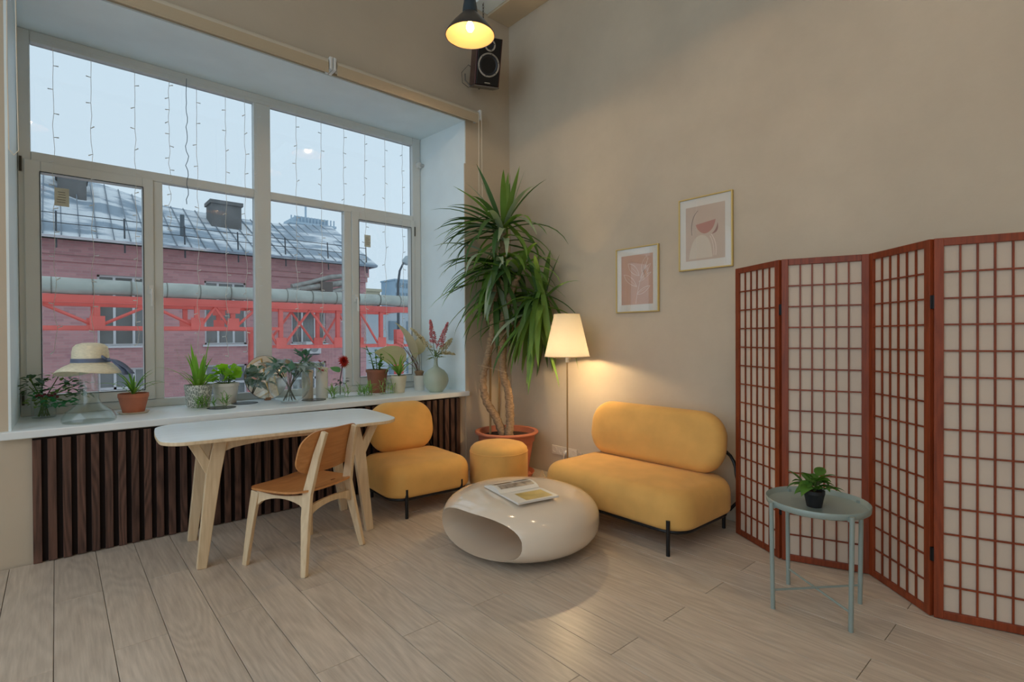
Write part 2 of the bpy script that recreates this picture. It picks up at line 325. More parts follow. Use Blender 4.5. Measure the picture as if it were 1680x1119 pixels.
# roller blinds
BLIND = M('blind_cream', (214, 202, 182), .7)
for nm, x0, x1, lab in (('roller_blind', -4.35, -1.985, 'cream rolled-up roller blind over the left half of the window'), ('roller_blind', -1.955, -.47, 'cream rolled-up roller blind over the right half of the window')):
    o = thing(nm, lab, 'roller blind', ((x0 + x1) / 2, -.062, 3.545), group='roller blinds over the window'); h = (x1 - x0) / 2
    MB().tube([(-h + .02, 0, 0), (h - .02, 0, 0)], .045, 20).build('roll', BLIND, o, smooth=True)
    MB().bb(-h + .02, h - .02, -.047, -.042, -.075, 0).bb(-h + .02, h - .02, -.05, -.038, -.085, -.07).build('bottom_bar', M('blind_bar', (196, 178, 150), .6), o, bevel=.003)
    for s in (-1, 1): MB().bb(s * h - .012, s * h + .012, -.05, .061, -.05, .05).build('bracket', M('white_handle', (225, 225, 222)), o, bevel=.004)
    cx = h - .03 if x1 > -1 else -h + .49
    zb = -1.12 if x1 > -1 else -1.13
    MB().tube([(cx, -.055, 0), (cx - .004, -.056, zb * .6), (cx, -.056, zb), (cx + .02, -.056, zb - .03), (cx + .04, -.056, zb), (cx + .036, -.056, zb * .5), (cx + .034, -.055, 0)], .003, 5).build('pull_chain', M('blind_chain', (224, 214, 196), .5), o, smooth=True)
# ================================================================== FURNITURE
# dining table
t = thing('dining_table', 'long white topped birch table with forked legs under the window', 'table', (-2.52, -.53, 0), math.radians(-4.5))
a, b = .69, .375
top = MB(); loft_rr(top, a, b, .13, [(.004, .741), (.0, .745), (.0, .760), (.001, .7615)], bow=.022, k=8, m=6); tt = top.build('tabletop', BIRCH, t, smooth=30)
lam = MB(); loft_rr(lam, a - .001, b - .001, .13, [(0, .7616), (0, .765), (.002, .766)], bow=.022, k=8, m=6); lam.build('laminate', M('table_laminate', (226, 236, 242), .38, var=(14, .04, (.2, 3, 1))), tt, smooth=30)
def beam2d(pts, w, y0, y1):
    """plank of constant width following xz points"""
    L_, R_ = [], []
    for i, p in enumerate(pts):
        a_ = pts[max(i - 1, 0)]; b_ = pts[min(i + 1, len(pts) - 1)]; d = Vector((b_[0] - a_[0], b_[1] - a_[1])).normalized(); n_ = Vector((-d.y, d.x)); ww = w[i] / 2
        L_.append((p[0] + n_.x * ww, p[1] + n_.y * ww)); R_.append((p[0] - n_.x * ww, p[1] - n_.y * ww))
    return MB().prism(L_ + R_[::-1], y0, y1, T=Matrix(((1, 0, 0, 0), (0, 0, 1, 0), (0, 1, 0, 0), (0, 0, 0, 1))))
for sx in (-1, 1):
    for sy in (-1, 1):
        y = sy * .262
        lg = beam2d([(sx * .505, 0), (sx * .44, .545), (sx * .40, .741)], [.052, .078, .07], y - .022, y + .022)
        m2 = beam2d([(sx * .442, .53), (sx * .505, .66), (sx * .548, .741)], [.056, .05, .05], y - .021, y + .021)
        lg.add(m2.v, m2.f); lg.build('leg', BIRCH, t, bevel=.004)
for sy in (-1, 1):
    y = sy * .262; n = 12; lo = [(-.40 + .80 * i / n, .66 + .045 * math.sin(PI * i / n) ** .5) for i in range(n + 1)]
    MB().prism(lo + [(.40, .741), (-.40, .741)], y - .010, y + .010, T=Matrix(((1, 0, 0, 0), (0, 0, 1, 0), (0, 1, 0, 0), (0, 0, 0, 1)))).build('apron', BIRCH, t, bevel=.003)
for sx in (-1, 1): MB().bb(sx * .40 - .012, sx * .40 + .012, -.24, .24, .67, .741).build('apron', BIRCH, t, bevel=.003)
# chair (front = +y)
t = thing('dining_chair', 'birch chair with orange-brown curved plywood seat and backrest', 'chair', (-2.512, -.962, 0), math.radians(26))
TY = Matrix(((0, 0, 1, 0), (1, 0, 0, 0), (0, 1, 0, 0), (0, 0, 0, 1)))   # (u,v,w)->(x=w, y=u, z=v)
def side(pts, w, x0, x1):
    q = beam2d(pts, w, 0, 1); vv = []
    for v in q.v: vv.append((x0 + v[1] * (x1 - x0), v[0], v[2]))
    m_ = MB(); m_.v = vv; m_.f = [f[::-1] for f in q.f]; return m_
def splay(mb, sg, fx):
    mb.v = [(v[0] + sg * fx(v[1], v[2]), v[1], v[2]) for v in mb.v]; return mb
rear_x = lambda y, z: .248 - (.248 - .168) * min(z, .44) / .44 - max(0, z - .44) * .11
front_x = lambda y, z: .255 - (.255 - .205) * min(z, .44) / .44
for sg in (-1, 1):
    splay(side([(.2225, 0), (.205, .25), (.185, .43)], [.034, .05, .062], -.013, .013), sg, front_x).build('front_leg', BIRCH, t, bevel=.004)
    splay(side([(-.2225, 0), (-.185, .30), (-.175, .44), (-.225, .66), (-.268, .795)], [.034, .058, .062, .048, .036], -.013, .013), sg, rear_x).build('rear_leg', BIRCH, t, bevel=.004)
    n = 10; up = [(-.16 + .33 * i / n, .435 - .018 * math.sin(PI * i / n)) for i in range(n + 1)]; dn = [(-.16 + .33 * i / n, .345 + .055 * math.sin(PI * i / n) ** .6) for i in range(n + 1)]
    splay(MB().prism([(u, v) for u, v in up] + dn[::-1], -.012, .012, T=TY), sg, lambda y, z: .17 + .037 * (y + .17) / .35).build('side_rail', BIRCH, t, bevel=.003)
for y, z0, z1, nm in ((-.183, .305, .375, 'rear_rail'), (.185, .34, .40, 'front_rail')):
    hw = .172 if y < 0 else .205; n = 10; lo = [(-hw + 2 * hw * i / n, z0 + .045 * math.sin(PI * i / n) ** .6) for i in range(n + 1)]; hi = [(-hw + 2 * hw * i / n, z1 - .004 + .012 * math.sin(PI * i / n)) for i in range(n + 1)]
    MB().prism(lo + hi[::-1], y - .011, y + .011, T=Matrix(((1, 0, 0, 0), (0, 0, 1, 0), (0, 1, 0, 0), (0, 0, 0, 1)))).build(nm, BIRCH, t, bevel=.003)
def shell(name, outline, fz, th, mat, par, axis, rings_=7):
    """curved plywood: outline in 2D, fz gives the offset of the sheet"""
    mb = MB(); n = len(outline); V_ = []; F_ = []
    for lay in (0, 1):
        for k in range(rings_):
            s = 1 - k / rings_
            for (u, v) in outline: V_.append(axis(u * s, v * s, fz(u * s, v * s) + lay * th))
        V_.append(axis(0, 0, fz(0, 0) + lay * th))
    st = n * rings_ + 1
    for lay in (0, 1):
        o = lay * st
        for k in range(rings_ - 1):
            for j in range(n):
                q = (o + k * n + j, o + k * n + (j + 1) % n, o + (k + 1) * n + (j + 1) % n, o + (k + 1) * n + j); F_.append(q if lay == 0 else q[::-1])
        for j in range(n):
            q = (o + (rings_ - 1) * n + j, o + (rings_ - 1) * n + (j + 1) % n, o + n * rings_); F_.append(q if lay == 0 else q[::-1])
    for j in range(n): F_.append((j, st + j, st + (j + 1) % n, (j + 1) % n))
    mb.add(V_, F_); return mb.build(name, mat, par, smooth=50)
so = [(x * (1 - .06 * (-y / .23)), y) for x, y in rr(.225, .225, .09, 6, 5, .012)]
seat = shell('seat', so, lambda u, v: .438 + .012 * (u / .23) ** 2 - .01 * math.cos(v / .23 * 1.3) + (.028 * max(0, -v / .23 - .35) ** 1.5) - .022 * max(0, v / .23 - .5) ** 1.5, .012, ORANGE_VENEER, t, lambda u, v, w: (u, v + .02, w))
MB().box((.10, -.12, .4495), (.03, .012, .004)).build('stitch_slot', M('slot_dark', (120, 70, 40), .7), seat)
bo = rr(.228, .128, .085, 6, 5, .01)
def backax(u, v, w): return (u, -.196 - (v) * .30 + w, .675 + v * .95)
br = shell('backrest', bo, lambda u, v: .022 - .042 * (1 - (u / .235) ** 2), .011, ORANGE_VENEER, t, backax)
MB().box((.12, -.222, .745), (.028, .006, .007)).build('hand_slot', M('slot_dark', (120, 70, 40), .7), br)
# lounge seat builder: seat block, back cushion, metal frame
def lounge(name, label, cat, loc, rz, W, D, legs_x, back_w, back_h, zc, group=None, back=True, seat_top=.40, R=.16, tilt=10, back_y=None):
    t = thing(name, label, cat, loc, rz, group)
    s = MB(); loft_rr(s, W / 2, D / 2, R, cushion_prof(.145, seat_top, .035, .105, .022, min(W, D) / 2 - .03), k=8, m=8); s.build('seat', MUST, t, smooth=60)
    fr = MB(); fr.tube([(x, y, .136) for x, y in rr(W / 2 - .03, D / 2 - .03, R - .02, 8, 3)], .011, 8, closed=True); fr.build('seat_frame', BLACK, t, smooth=True)
    for sx in (-1, 1):
        lx = sx * legs_x
        MB().tube([(lx, -D / 2 + .012, 0), (lx, -D / 2 + .012, .215)], .0125, 10).build('leg', BLACK, t, smooth=60)
        MB().tube([(lx, D / 2 - .03, 0), (lx, D / 2 - .03, .20)], .0125, 10).build('leg', BLACK, t, smooth=60)
    if back:
        by = D / 2 - .10 if back_y is None else back_y
        c = MB(); th = .085
        prof = [(.085 * (1 - math.sin(u)), -th + th * (1 - math.cos(u))) for u in [PI / 2 * i / 6 for i in range(1, 7)]]
        prof = [(.11, -th - .004)] + prof + [(i, -z) for i, z in prof[::-1]][1:] + [(.11, th + .004)]
        prof = [(min(back_w, back_h) / 2 - .03, -th - .016)] + prof + [(min(back_w, back_h) / 2 - .03, th + .016)]
        loft_rr(c, back_w / 2, back_h / 2, back_h * .42, prof, k=10, m=8)
        T = Matrix.Translation((0, by, zc)) @ Matrix.Rotation(math.radians(-tilt), 4, 'X') @ Matrix.Rotation(PI / 2, 4, 'X')
        q = MB(); q.add(c.v, c.f, T); q.build('back_cushion', MUST, t, smooth=60)
        h = W / 2 - .01; yb = D / 2 - .02
        pts = [(-h + .05, yb - .01, .136)] + [(-h + .0, yb + .006, .20), (-h + .0, yb + .018, .32)] + [(-h + .02 + .1 * (1 - math.cos(g)), yb + .03, .38 + .15 * math.sin(g)) for g in [PI / 2 * i / 5 for i in range(6)]]
        pts = pts + [(-x, y, z) for x, y, z in pts[::-1]]
        MB().tube(pts, .0115, 8).build('back_hoop', BLACK, t, smooth=True)
    return t
lounge('lounge_chair', 'armless mustard velvet lounge chair beside the birch table', 'armchair', (-1.475, -.50, 0), math.radians(-4), .73, .70, .235, .58, .42, .58, seat_top=.405, tilt=12)
lounge('sofa', 'mustard velvet two-seat sofa with oval back and black metal legs', 'sofa', (-.525, -1.955, 0), math.radians(-90), 1.22, .74, .51, 1.14, .43, .595, seat_top=.405, R=.17, tilt=9, back_y=.25)
t = thing('pouf', 'round mustard velvet pouf in front of the yucca pot', 'pouf', (-.845, -.815, 0))
MB().lathe([(0, .06), (.20, .06), (.236, .075), (.246, .11), (.246, .37), (.24, .402), (.215, .428), (.17, .442), (.08, .451), (0, .453)], 40).build('seat', MUST, t, smooth=60)
MB().tube([(.2445 * math.cos(g), .2445 * math.sin(g), .375) for g in [2 * PI * i / 40 for i in range(40)]], .004, 6, closed=True).build('seam', MUST, t, smooth=True)
MB().tube([(.19 * math.cos(g), .19 * math.sin(g), .055) for g in [2 * PI * i / 32 for i in range(32)]], .01, 6, closed=True).build('base_ring', BLACK, t, smooth=True)
for k in range(4):
    g = PI / 4 + k * PI / 2 + .5; MB().tube([(.19 * math.cos(g), .19 * math.sin(g), 0), (.19 * math.cos(g), .19 * math.sin(g), .06)], .011, 8).build('leg', BLACK, t, smooth=True)
# coffee table: glossy pebble with an oval tunnel
t = thing('coffee_table', 'glossy white pebble-shaped coffee table with an oval hollow', 'coffee table', (-1.41, -1.715, 0), math.radians(7))
prof = [(0, .0)]
nz = 24
for i in range(nz + 1):
    g = -PI / 2 + PI * i / nz; e1 = .62; e2 = .78
    prof.append((.505 * abs(math.cos(g)) ** e1 if i not in (0, nz) else .0, .182 + .182 * math.copysign(abs(math.sin(g)) ** e2, math.sin(g))))
body = MB().lathe(prof[1:], 72); bm_ = body.mesh('pebble', None, True)
cut = MB(); cut.tube([(-.9, 0, 0), (.9, 0, 0)], 1.0, 56); cut_v = [(x, math.copysign(abs(y) ** .8, y) * .335, .176 + math.copysign(abs(z) ** .8, z) * .128) for x, y, z in cut.v]; cut.v = cut_v
# tunnel widens a little at both mouths
o1 = bpy.data.objects.new('tmp_a', bm_); C.objects.link(o1); o2 = bpy.data.objects.new('tmp_b', cut.mesh('cut')); C.objects.link(o2)
md = o1.modifiers.new('b', 'BOOLEAN'); md.object = o2; md.operation = 'DIFFERENCE'; md.solver = 'EXACT'
bv = o1.modifiers.new('v', 'BEVEL'); bv.width = .012; bv.segments = 3; bv.limit_method = 'ANGLE'; bv.angle_limit = math.radians(32)
dg = bpy.context.evaluated_depsgraph_get(); me = bpy.data.meshes.new_from_object(o1.evaluated_get(dg))
bpy.data.objects.remove(o1); bpy.data.objects.remove(o2)
me.materials.clear(); me.materials.append(M('gloss_white', (226, 212, 194), .12, coat=.6, spec=.5))
for p in me.polygons: p.use_smooth = True
me.set_sharp_from_angle(angle=math.radians(40))
link('shell', me, t)
# open magazine
t = thing('magazine', 'open magazine with photo pages lying on the coffee table', 'magazine', (-1.49, -1.80, .3655), math.radians(-101))
PAPER = M('magazine_paper', (222, 220, 214), .4)
def page(sgn, name, hts):
    n = 10; W_, L_ = .215, .285; vv = []; ff = []
    for i in range(n + 1):
        u = i / n; x = sgn * W_ * u; z = hts(u)
        for y in (-L_ / 2, L_ / 2): vv.append((x, y, z)); vv.append((x, y, 0.0005))
    for i in range(n):
        a_ = i * 4; b_ = a_ + 4
        ff += [(a_, b_, b_ + 2, a_ + 2), (a_ + 1, a_ + 3, b_ + 3, b_ + 1), (a_, a_ + 1, b_ + 1, b_), (a_ + 2, b_ + 2, b_ + 3, a_ + 3)]
    ff.append((n * 4, n * 4 + 1, n * 4 + 3, n * 4 + 2)); ff.append((0, 2, 3, 1))
    return MB().add(vv, ff).build(name, PAPER, t, smooth=40)
fr_ = lambda u: .006 + .006 * math.sin(min(1, u * 4) * PI / 2)
fl_ = lambda u: .006 + .030 * math.sin(PI * min(1, u * 1.1)) ** .8 * (1 - .35 * u) + .004
pr = page(1, 'page_block', fr_); pl_ = page(-1, 'page_block', fl_)
def patch(x0, x1, y0, y1, hts, mat, par, n=6):
    vv = []; ff = []
    for i in range(n + 1):
        x = x0 + (x1 - x0) * i / n; z = hts(abs(x) / .215) + .0007
        vv += [(x, y0, z), (x, y1, z)]
    for i in range(n): ff.append((2 * i, 2 * i + 1, 2 * i + 3, 2 * i + 2))
    return MB().add(vv, ff).build('printed_photo', mat, par, smooth=True)
patch(.055, .195, -.075, .115, fr_, M('print_gold', (206, 182, 112), .35, var=(9, .25)), pr)
patch(-.195, -.10, -.125, .00, fl_, M('print_brown', (122, 104, 90), .35, var=(22, .5)), pl_)
patch(-.195, -.10, .02, .125, fl_, M('print_grey', (104, 108, 112), .35, var=(25, .6)), pl_)
patch(-.085, -.03, -.12, .125, fl_, M('print_dark', (150, 138, 128), .35, var=(30, .5)), pl_)
# tray side table
t = thing('tray_table', 'grey-green round metal tray table before the folding screen', 'side table', (-.853, -3.277, 0), math.radians(54))
SAGE = M('sage_metal', (146, 160, 156), .38, metal=.1, var=(5, .04))
MB().lathe([(0, .497), (.218, .497), (.2245, .502), (.2265, .527), (.2245, .529), (.2225, .527), (.2195, .505), (.214, .5015), (0, .5015)], 56).build('tray', SAGE, t, smooth=50)
lt = []
for k in range(4):
    g = k * PI / 2; x, y = .236 * math.cos(g), .236 * math.sin(g); x2, y2 = .228 * math.cos(g), .228 * math.sin(g)
    lo = MB().tube([(x2, y2, 0), (x, y, .52)], .0105, 12).build('leg', SAGE, t, smooth=60)
    MB().box((0, 0, 0), (.03, .016, .022), T=Matrix.Translation((x * .97, y * .97, .505)) @ Matrix.Rotation(g, 4, 'Z')).build('bracket', SAGE, lo, bevel=.002)
for k in range(2):
    g = k * PI / 2; x, y = .229 * math.cos(g), .229 * math.sin(g); MB().tube([(x, y, .085), (-x, -y, .085 + .001)], .0055, 8).build('cross_bar', SAGE, t, smooth=True, loc=(0, 0, .006 * k))
# folding screen
t = thing('folding_screen', 'four-panel red-brown shoji folding screen with paper panes', 'room divider')
REDW = woodmat('cherry_stain', (92, 36, 16), (146, 66, 34), 30, 'Z', .4, .08, .12, .04)
PAP = M('shoji_paper', (224, 206, 188), .85, var=(2.5, .05))
ntp = PAP.node_tree; pb = ntp.nodes['Principled BSDF']; tl = ntp.nodes.new('ShaderNodeBsdfTranslucent'); tl.inputs[0].default_value = (.6, .53, .44, 1); mxs = ntp.nodes.new('ShaderNodeMixShader'); mxs.inputs[0].default_value = .2
ntp.links.new(pb.outputs[0], mxs.inputs[1]); ntp.links.new(tl.outputs[0], mxs.inputs[2]); ntp.links.new(mxs.outputs[0], ntp.nodes['Material Output'].inputs[0])
P = [(-.208, -2.568), (-.420, -2.938), (-.258, -3.349), (-.556, -3.676), (-.405, -4.095)]
H_, ST = 1.787, .036
def sbar(w, d, h): return MB().box((0, 0, 0), (w, d, h))
vb = sbar(.0075, .008, H_ - 2 * ST).mesh('lattice_bar', REDW); hb = sbar(.385, .007, .0075).mesh('lattice_bar', REDW)
for i in range(4):
    (x0, y0), (x1, y1) = P[i], P[i + 1]; d = Vector((x1 - x0, y1 - y0)); L_ = d.length - .008; g = math.atan2(d.y, d.x)
    f = MB(); h = L_ / 2
    f.bb(-h, -h + ST, -.011, .011, .004, H_); f.bb(h - ST, h, -.011, .011, .004, H_)
    f.bb(-h + ST, h - ST, -.010, .010, .004, .004 + ST); f.bb(-h + ST, h - ST, -.010, .010, H_ - ST, H_)
    pn = f.build('panel', REDW, t, bevel=.002, loc=((x0 + x1) / 2, (y0 + y1) / 2, 0), rot=(0, 0, g))
    iw = L_ - 2 * ST; fs = -1 if True else 1     # lattice on the room side (local -y after travelling +x..-y)
    MB().bb(-h + ST - .004, h - ST + .004, .003, .0045, ST, H_ - ST + .002).build('paper_sheet', PAP, pn)
    for k in range(1, 6): link('lattice_bar', vb, pn, (-h + ST + iw * k / 6, -.002, H_ / 2), rot=(0, random.uniform(-.0015, .0015), 0))
    for k in range(1, 14): link('lattice_bar', hb, pn, (0, -.0035, ST + (H_ - 2 * ST) * k / 14), scale=(iw / .385, 1, 1))
HB = M('hinge_black', (22, 18, 18), .4, metal=.5)
for i in (1, 2, 3):
    x, y = P[i]
    for z in (.30, 1.49): MB().bb(x - .008, x + .008, y - .008, y + .008, z - .03, z + .03).tube([(x, y, z - .032), (x, y, z + .032)], .0095, 8).build('hinge', HB, t)
# floor lamp
t = thing('floor_lamp', 'slim brass floor lamp with glowing cream fabric shade', 'floor lamp', (-.351, -1.148, 0))
BRASS = M('lamp_metal', (176, 150, 110), .35, metal=.7)
MB().lathe([(0, 0), (.13, 0), (.135, .006), (.13, .014), (.02, .02), (0, .02)], 36).build('base', BRASS, t, smooth=40)
MB().tube([(0, 0, .015), (0, 0, 1.12)], .0075, 10).build('pole', BRASS, t, smooth=60)
m = bpy.data.materials.new('lamp_shade_fabric'); m.use_nodes = True; nt = m.node_tree; nt.nodes.clear(); out = nt.nodes.new('ShaderNodeOutputMaterial')
df = nt.nodes.new('ShaderNodeBsdfDiffuse'); df.inputs[0].default_value = (.62, .56, .46, 1); tr = nt.nodes.new('ShaderNodeBsdfTranslucent'); tr.inputs[0].default_value = (.24, .23, .20, 1); mx = nt.nodes.new('ShaderNodeMixShader'); mx.inputs[0].default_value = .5
nt.links.new(df.outputs[0], mx.inputs[1]); nt.links.new(tr.outputs[0], mx.inputs[2]); nt.links.new(mx.outputs[0], out.inputs[0])
MB().lathe([(.194, 1.166), (.110, 1.530)], 48).build('lamp_shade', m, t, smooth=True)
MB().tube([(.194 * math.cos(g), .194 * math.sin(g), 1.166) for g in [2 * PI * i / 48 for i in range(48)]], .003, 6, closed=True).tube([(.110 * math.cos(g), .110 * math.sin(g), 1.530) for g in [2 * PI * i / 48 for i in range(48)]], .003, 6, closed=True).build('shade_rim', M('shade_rim', (226, 208, 172), .7), t, smooth=True)
for k in range(3):
    g = k * 2 * PI / 3 + .4; MB().tube([(.014 * math.cos(g), .014 * math.sin(g), 1.14), (.193 * math.cos(g), .193 * math.sin(g), 1.168)], .0018, 5).build('spoke', BRASS, t)
MB().tube([(0, 0, 1.115), (0, 0, 1.165)], .015, 12).build('socket', M('white_handle', (225, 225, 222)), t, smooth=60)
BULB = M('bulb_glow', (255, 214, 150), .4, emis=14)
MB().lathe([(0, 1.165), (.014, 1.165), (.018, 1.178), (.03, 1.2), (.03, 1.22), (.018, 1.24), (0, 1.245)], 20).build('bulb', BULB, t, smooth=True)
l = bpy.data.lights.new('lamp_light', 'POINT'); l.energy = FLOOR_LAMP_W; l.color = (1.0, .70, .37); l.shadow_soft_size = .032; lo = bpy.data.objects.new('lamp_light', l); C.objects.link(lo); lo.parent = t; lo.location = (0, 0, 1.212)
# pendant lamps (one in view, its row runs on behind; the looped set is added unseen fill)
def pendant(loc, label, group):
    t = thing('pendant_lamp', label, 'pendant lamp', loc, group=group)
    MB().lathe([(.190, 0), (.183, .018), (.158, .055), (.126, .095), (.096, .13), (.075, .152), (.062, .165), (.058, .172)], 48).build('shade', M('pendant_grey', (86, 84, 84), .3, metal=.5), t, smooth=True)
    MB().lathe([(.188, .001), (.180, .018), (.155, .055), (.123, .093), (.093, .127), (.073, .149), (.0, .160)], 48).build('shade_lining', M('pendant_lining', (176, 132, 84), .6), t, smooth=True)
    MB().tube([(.189 * math.cos(g), .189 * math.sin(g), 0) for g in [2 * PI * i / 48 for i in range(48)]], .003, 6, closed=True).build('rim', M('pendant_grey', (86, 84, 84)), t, smooth=True)
    MB().lathe([(.060, .168), (.056, .21), (.046, .27), (.034, .30), (.012, .31), (0, .312)], 28).build('cap', M('pendant_cap', (52, 66, 76), .4), t, smooth=50)
    MB().tube([(0, 0, .30), (0, 0, 5.6 - loc[2])], .004, 6).build('cord', BLACK, t, smooth=True)
    MB().lathe([(0, .03), (.018, .034), (.03, .055), (.03, .075), (.018, .10), (.014, .13), (.014, .165)], 20).build('bulb', BULB, t, smooth=True)
    l = bpy.data.lights.new('pendant_light', 'POINT'); l.energy = PENDANT_W; l.color = WARM; l.shadow_soft_size = .032; lo = bpy.data.objects.new('pendant_light', l); C.objects.link(lo); lo.parent = t; lo.location = (0, 0, .062)
    return t
pendant((-1.23, -.958, 3.675), 'grey metal pendant lamp glowing warm near the speaker', 'row of grey pendant lamps')
pendant((-1.23, -2.62, 3.85), 'grey metal pendant lamp above the sofa end of the room', 'row of grey pendant lamps')
pendant((-1.23, -4.28, 3.85), 'grey metal pendant lamp above the folding screen', 'row of grey pendant lamps')
for (px_, py_, lab) in ((-1.23, -5.94, 'added unseen grey pendant, warm fill at the rear end of the right row'), (-3.9, -2.62, 'added unseen grey pendant, warm fill overhead in the middle row nearest the window'), (-3.9, -4.28, 'added unseen grey pendant, warm fill directly over the viewer'), (-3.9, -5.94, 'added unseen grey pendant, warm fill at the rear of the middle row'), (-6.4, -2.62, 'added unseen grey pendant, warm fill in the left row nearest the window'), (-6.4, -4.9, 'added unseen grey pendant, warm fill at the rear of the left row')):
    pendant((px_, py_, 3.85), lab, 'row of grey pendant lamps')  # out-of-view lamps added to fill the room with warm light
# ================================================================== WALL THINGS
# framed prints
GOLD = M('gold_frame', (214, 186, 116), .35, metal=.5); MATB = M('mat_board', (226, 222, 214), .8)
TX = Matrix(((0, 0, -1, 0), (1, 0, 0, 0), (0, 1, 0, 0), (0, 0, 0, 1)))    # (u, v, w) -> wall at x=0: y=u, z=v, out of the wall = -x
def picture(label, y0, y1, z0, z1, pcol, margin):
    t = thing('framed_print', label, 'picture', (0, (y0 + y1) / 2, (z0 + z1) / 2), group='framed prints on the greige wall'); a, b = (y0 - y1) / 2, (z1 - z0) / 2
    f = MB(); e = .009
    for bx in ((-a, -a + e, -b, b), (a - e, a, -b, b), (-a + e, a - e, -b, -b + e), (-a + e, a - e, b - e, b)): f.bb(*bx, .002, .024, T=TX)
    f.build('frame', GOLD, t, bevel=.0015); MB().bb(-a + e, a - e, -b + e, b - e, .004, .014, T=TX).build('mat_board', MATB, t)
    mu, mv = margin; pr_ = MB().bb(-a + mu, a - mu, -b + mv, b - mv, .0142, .0152, T=TX).build('print', M('print_' + str(pcol[0]), pcol, .75, var=(8, .03)), t)
    MB().bb(-a + e, a - e, -b + e, b - e, .0185, .0195, T=TX).build('glazing', thin_glass('picture_glass', (1, 1, 1), .05), t)
    return t, pr_
def ink(pts, w, mat, par, closed=False, z=.0156):
    mb = MB(); k = len(pts)
    for i in range(k - 1):
        a_, b_ = Vector(pts[i]), Vector(pts[i + 1]); d = b_ - a_
        if d.length < 1e-6: continue
        n_ = Vector((-d.y, d.x)).normalized() * w / 2
        mb.add([(*(a_ - n_), z), (*(b_ - n_), z), (*(b_ + n_), z), (*(a_ + n_), z)], [(0, 1, 2, 3)], T=TX)
    return mb.build('ink_line', mat, par)
def bez(p0, p1, p2, n=10): return [tuple((1 - s) ** 2 * Vector(p0) + 2 * s * (1 - s) * Vector(p1) + s * s * Vector(p2)) for s in [i / n for i in range(n + 1)]]
# on the wall u runs towards -y for the viewer: mirror u so that +u is the viewer's right
TX = Matrix(((0, 0, -1, 0), (-1, 0, 0, 0), (0, 1, 0, 0), (0, 0, 0, 1)))
t, p_ = picture('pink print of a white line-drawn leaf branch in a gold frame', -1.419, -1.841, 1.537, 2.083, (206, 166, 146), (.055, .066))
INKW = M('ink_white', (232, 216, 206), .8)
ink(bez((-.01, -.20), (.02, .0), (.115, .17), 14), .004, INKW, p_)
for (s, e, c1, c2) in (((.0, -.06), (-.13, .05), (-.11, -.03), (-.04, .04)), ((.025, .03), (-.085, .14), (-.08, .05), (-.0, .13)), ((.05, .06), (.10, .19), (.03, .13), (.12, .13)), ((.02, -.02), (.14, .05), (.06, -.02), (.10, .05)), ((.0, -.12), (.13, -.06), (.06, -.14), (.06, -.06)), ((.035, .01), (.135, .12), (.09, .02), (.07, .10))):
    ink(bez(s, c1, e) + bez(e, c2, s)[1:], .0035, INKW, p_); ink([s, tuple(Vector(s) * .3 + Vector(e) * .7)], .002, INKW, p_)
t, p_ = picture('abstract blush print with a pink bowl shape in a gold frame', -2.0235, -2.451, 1.837, 2.385, (204, 184, 168), (.058, .07))
def blob(pts, mat, z): MB().add([(x, y, z) for x, y in pts], [tuple(range(len(pts)))], T=TX).build('print_shape', mat, p_)
blob([(-.13, -.19)] + bez((-.13, -.19), (-.11, -.02), (-.03, -.015), 8) + bez((-.03, -.015), (.05, -.02), (.06, -.19), 8), M('shape_cream', (216, 204, 188), .8), .0153)
blob([(-.075, .065), (.085, .085)] + bez((.085, .085), (.07, -.005), (.0, -.01), 8) + bez((.0, -.01), (-.05, .0), (-.075, .065), 8), M('shape_rose', (190, 138, 128), .8), .0154)
blob(bez((.10, .06), (.12, -.02), (.05, -.02), 6) + bez((.05, -.02), (.09, .0), (.10, .06), 6), M('shape_mauve', (164, 126, 118), .8), .01545)
ink(bez((-.105, -.01), (-.12, .12), (-.055, .17), 12), .003, M('ink_dark', (70, 60, 56), .8), p_); ink(bez((.05, -.02), (.10, -.09), (.085, -.18), 8), .005, INKW, p_); ink(bez((.04, -.03), (.075, -.09), (.07, -.18), 8), .004, INKW, p_)
# socket strip
t = thing('wall_socket', 'white four-gang wall socket behind the sofa', 'socket', (-.001, -.79, .235))
SW = M('socket_white', (216, 206, 190), .4)
MB().bb(-.165, .165, -.042, .042, 0, .011, T=TX).build('plate', SW, t, bevel=.004)
for k in range(4):
    u = -.122 + k * .0815; g = MB(); g.lathe([(.0, .008), (.018, .008), (.021, .0125), (.028, .0135), (.03, .0112)], 20, c=(u, 0, 0), T=TX); o = g.build('outlet', SW, t, smooth=40)
    MB().lathe([(0, .0092), (.0185, .0092)], 18, c=(u, 0, 0), T=TX).build('outlet_well', M('socket_shadow', (70, 58, 50), .7), o)
pg = thing('power_plug', 'white plug and lamp cord hanging from the wall socket', 'plug', (-.014, -.83, .235))
MB().lathe([(0, .035), (.014, .034), (.018, .02), (.0185, .001)], 16, T=TX).build('plug_body', M('white_handle', (225, 225, 222)), pg, smooth=40)
MB().tube([(-.03, 0, 0), (-.045, 0, -.03), (-.03, .02, -.15), (-.05, .05, -.222), (-.12, .08, -.228), (-.2, .09, -.228), (-.24, .1, -.15), (-.27, .1, -.225), (-.30, .08, -.228)], .0035, 6).build('cord', M('cord_white', (222, 200, 170), .5), pg, smooth=True)
MB().lathe([(0, .0), (.03, .0), (.03, .02), (.026, .024), (0, .025)], 20, T=TX).build('round_switch', M('grey_switch', (170, 160, 150), .5), pg, loc=(.014, -.165, -.005))
